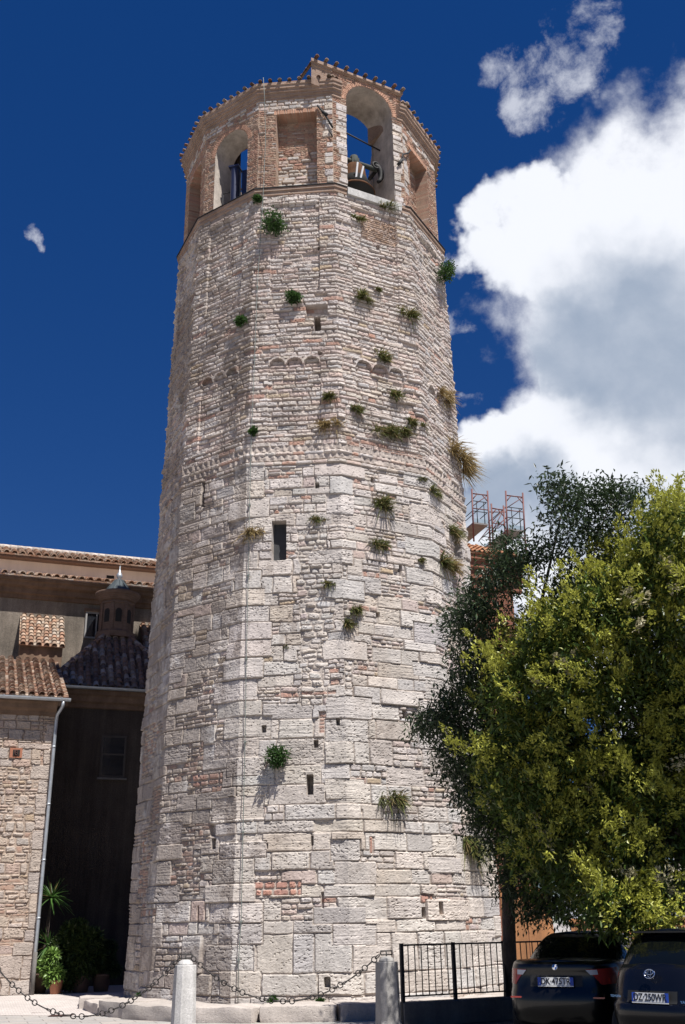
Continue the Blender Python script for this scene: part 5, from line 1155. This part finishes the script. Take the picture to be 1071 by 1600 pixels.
def plate(g, y, z, tilt, s):
    p = empty('number_plate', (0, y, z)); p.parent = g; p.rotation_euler = (tilt, 0, 0)
    MB().box((0, 0, 0), (.535, .012, .135)).build('plate_frame', M['trim'], p, .003)
    MB().box((0, -.008, .006), (.42, .006, .105)).build('plate_face', M['platewhite'], p)
    for x in (-.235, .235): MB().box((x, -.008, .006), (.05, .006, .105)).build('plate_band', M['plateblue'], p)
    MB().box((0, -.008, -.056), (.52, .006, .012)).build('plate_strip', M['platewhite'], p)
    text_mesh(s, .115, 'plate_lettering', M['plateblack'], p, (0, -.0125, .004), (math.pi/2, 0, 0), .86, .0015)
    text_mesh('I', .035, 'country_letter', M['platewhite'], p, (-.235, -.0125, -.022), (math.pi/2, 0, 0), 1.)
def wheels(g, W, L, r, ys):
    for y in ys:
        for sx in (-1, 1):
            w = empty('wheel', (sx*(W-.12), y, r)); w.parent = g; w.rotation_euler = (0, math.pi/2, 0)
            MB().lathe([(r*.66, -.10), (r*.95, -.105), (r, -.07), (r, .07), (r*.95, .105), (r*.66, .10)], (0, 0, 0), 28).build('tyre', M['rubber'], w)
            b = MB(); b.lathe([(.05, -.03), (r*.62, -.06), (r*.67, -.09), (r*.67, .09), (r*.62, .06), (.05, .03)], (0, 0, 0), 20); b.build('rim', M['alloy'], w)
def sedan():
    c = Car(dict(n=5., ny=4.6, zb=.20, vz=[0, .12, .30, .50, .58, .64, .80, .92, .97, 1.0], vw=[.80, .855, .872, .872, .862, .862, .855, .835, .815, .78], vr=[.16, .05, .0, .0, .035, .06, .085, .07, .08, .16], vf=[4.35, 4.45, 4.5, 4.5, 4.47, 4.45, 4.38, 4.3, 4.25, 4.15],
                 ty=[0, .12, .5, 1.0, 1.6, 3.1, 3.6, 4.2, 4.5], tz=[1.045, 1.055, 1.075, 1.07, 1.0, .98, .95, .84, .74], cv=[0, .25, .5, .75, .9, 1.], cw=[.77, .73, .685, .63, .59, .53], cr=[.62, .80, 1.0, 1.24, 1.42, 1.62], cf=[3.35, 3.1, 2.85, 2.62, 2.48, 2.3], belt=1.02, zr=1.42))
    p = at(868, 1545, 16.0); g = empty('parked_sedan', (p[0], p[1], 0), -R_(27), 'black saloon with square-cornered red and white tail lamps, parked beside the fence', 'car', 'cars parked under the trees')
    c.shell(c.body, [0, .06, .12, .2, .30, .40, .50, .55, .58, .61, .64, .72, .80, .87, .92, .95, .97, .985, 1.], .025, 1, 'body', M['paint'], g)
    c.shell(c.cabin, [0, .1, .25, .4, .55, .7, .8, .9, .96, 1.], .035, 1, 'cabin', M['paint'], g)
    H = math.pi/2
    c.patch(c.cabin, -H-.92, -H+.92, .10, .86, .004, 'rear_window', M['carglass'], g, 20)
    c.patch(c.cabin, H-.95, H+.95, .10, .9, .004, 'windscreen', M['carglass'], g, 20)
    for t0 in (-.50, math.pi-.50): c.patch(c.cabin, t0, t0+1.0, .14, .84, .004, 'side_window', M['carglass'], g)
    for sd_ in (1, -1):
        v0, v1 = .655, .895; a = c.th(.44, .78, sd_); e = c.th(.86, .78, sd_)+(.75 if sd_ > 0 else -.75); e = -.62 if sd_ > 0 else -(math.pi-.62)
        lp = c.patch(c.body, a, e, v0, v1, .008, 'tail_lamp', M['redlens'], g, 20, 6, lambda ft, fv: (ft+(1-ft)*.35*(1-fv), fv))
        a2 = c.th(.58, .85, sd_); c.patch(c.body, a, a2, .81, .885, .016, 'reversing_lens', M['clearlens'], lp, 8, 4, lambda ft, fv: (ft+(1-ft)*.3*(1-fv), fv))
    c.patch(c.body, c.th(.38, .7, -1), c.th(.38, .7, 1), .63, .80, .003, 'plate_recess', M['trim'], g, 10)
    plate(g, .045, .80, -.05, 'DK\u00b7475TR')
    MB().lathe([(.042, 0), (.042, .006), (.038, .009)], (0, 0, 0), 24).build('badge_ring', M['chrome'], g)
    br_ = bpy.data.objects[-1] if False else [o for o in g.children if o.name.startswith('badge_ring')][0]; br_.location = (0, .066, .99); br_.rotation_euler = (math.pi/2-.1, 0, 0)
    for q, mm in enumerate(('white', 'badgeblue', 'white', 'badgeblue')):
        b = MB(); pts = [(0, 0)]+[(.031*math.cos(t), .031*math.sin(t)) for t in np.linspace(q*H, (q+1)*H, 7)]; b.prism(pts, .009, .0115, 'z'); b.build('badge_quarter', M[mm], br_)
    b = MB(); b.box((.60, .05, .60), (.16, .03, .02)); b.build('bumper_reflector', M['redlens'], g); b = MB(); b.box((-.60, .05, .60), (.16, .03, .02)); b.build('bumper_reflector', M['redlens'], g)
    for sx in (-1, 1): MB().sphere((sx*.93, 2.75, 1.06), .1, sc=(1, .7, .7)).build('wing_mirror', M['paint'], g)
    wheels(g, .86, 4.5, .32, (.85, 3.62))
sedan()
def hatch():
    c = Car(dict(n=4.2, ny=4.0, zb=.20, vz=[0, .12, .30, .46, .52, .60, .75, .9, 1.0], vw=[.78, .83, .85, .85, .835, .83, .82, .80, .77], vr=[.16, .05, .0, .0, .05, .07, .11, .17, .24], vf=[3.65, 3.75, 3.8, 3.8, 3.78, 3.74, 3.65, 3.5, 3.4],
                 ty=[0, .5, 1.0, 2.6, 3.0, 3.8], tz=[1.07, 1.06, 1.04, 1.0, .98, .74], cv=[0, .25, .5, .75, .9, 1.], cw=[.765, .735, .70, .66, .63, .57], cr=[.22, .29, .38, .50, .56, .62], cf=[3.15, 2.85, 2.6, 2.35, 2.2, 2.05], belt=1.02, zr=1.455))
    p = at(1014, 1560, 14.1); g = empty('parked_hatchback', (p[0], p[1], 0), -R_(48), 'dark blue-black hatchback with round chrome emblem, nearest the right edge', 'car', 'cars parked under the trees')
    c.shell(c.body, [0, .06, .12, .2, .30, .38, .46, .49, .52, .56, .60, .68, .75, .83, .9, .95, 1.], .02, 1, 'body', M['paintblue'], g)
    c.shell(c.cabin, [0, .1, .25, .4, .55, .7, .8, .9, .96, 1.], .035, 1, 'cabin', M['paintblue'], g)
    H = math.pi/2
    c.patch(c.cabin, -H-.92, -H+.92, .12, .84, .004, 'rear_window', M['carglass'], g, 20); c.patch(c.cabin, H-.95, H+.95, .10, .9, .004, 'windscreen', M['carglass'], g, 20)
    for t0 in (-.55, math.pi-.55): c.patch(c.cabin, t0, t0+1.1, .14, .86, .004, 'side_window', M['carglass'], g)
    for sd_ in (1, -1):
        a = c.th(.66, .8, sd_); e = -.55 if sd_ > 0 else -(math.pi-.55); c.patch(c.body, a, e, .60, .95, .010, 'tail_lamp', M['redlens'], g, 14, 8)
    c.patch(c.body, c.th(.36, .5, -1), c.th(.36, .5, 1), .50, .66, .004, 'plate_recess', M['trim'], g, 10)
    plate(g, .035, .695, -.12, 'DZ\u00b7250WR')
    bo = empty('emblem', (0, .085, .965)); bo.parent = g; bo.rotation_euler = (math.pi/2-.3, 0, 0)
    b = MB(); b.torus((0, 0, .012), .055, .0065, (1, 0, 0), (0, 1, 0), 28, 6, sx=1.35); b.build('oval_ring', M['chrome'], bo)
    b = MB(); b.torus((0, .022, .012), .031, .0055, (1, 0, 0), (0, 1, 0), 24, 6, sx=1.75); b.build('cross_oval', M['chrome'], bo)
    b = MB(); b.torus((0, -.002, .012), .051, .0055, (1, 0, 0), (0, 1, 0), 24, 6, sx=.42); b.build('upright_oval', M['chrome'], bo)
    text_mesh('TOYOTA', .036, 'chrome_lettering', M['chrome'], g, (-.52, .055, .70), (math.pi/2-.1, 0, -.12), 1.15, .001)
    text_mesh('YARIS', .04, 'chrome_lettering', M['chrome'], g, (.47, .048, .66), (math.pi/2-.1, 0, .1), 1.15, .001)
    b = MB(); b.tube([(.05, .5, 1.42), (.05, .28, 1.46)], .012, 6) if False else b.box((0, .55, 1.45), (.9, .14, .03)); b.build('roof_spoiler', M['paintblue'], g, .008)
    for sx in (-1, 1): MB().sphere((sx*.92, 2.55, 1.07), .1, sc=(1, .7, .7)).build('wing_mirror', M['paintblue'], g)
    wheels(g, .84, 3.8, .30, (.62, 3.08))
hatch()
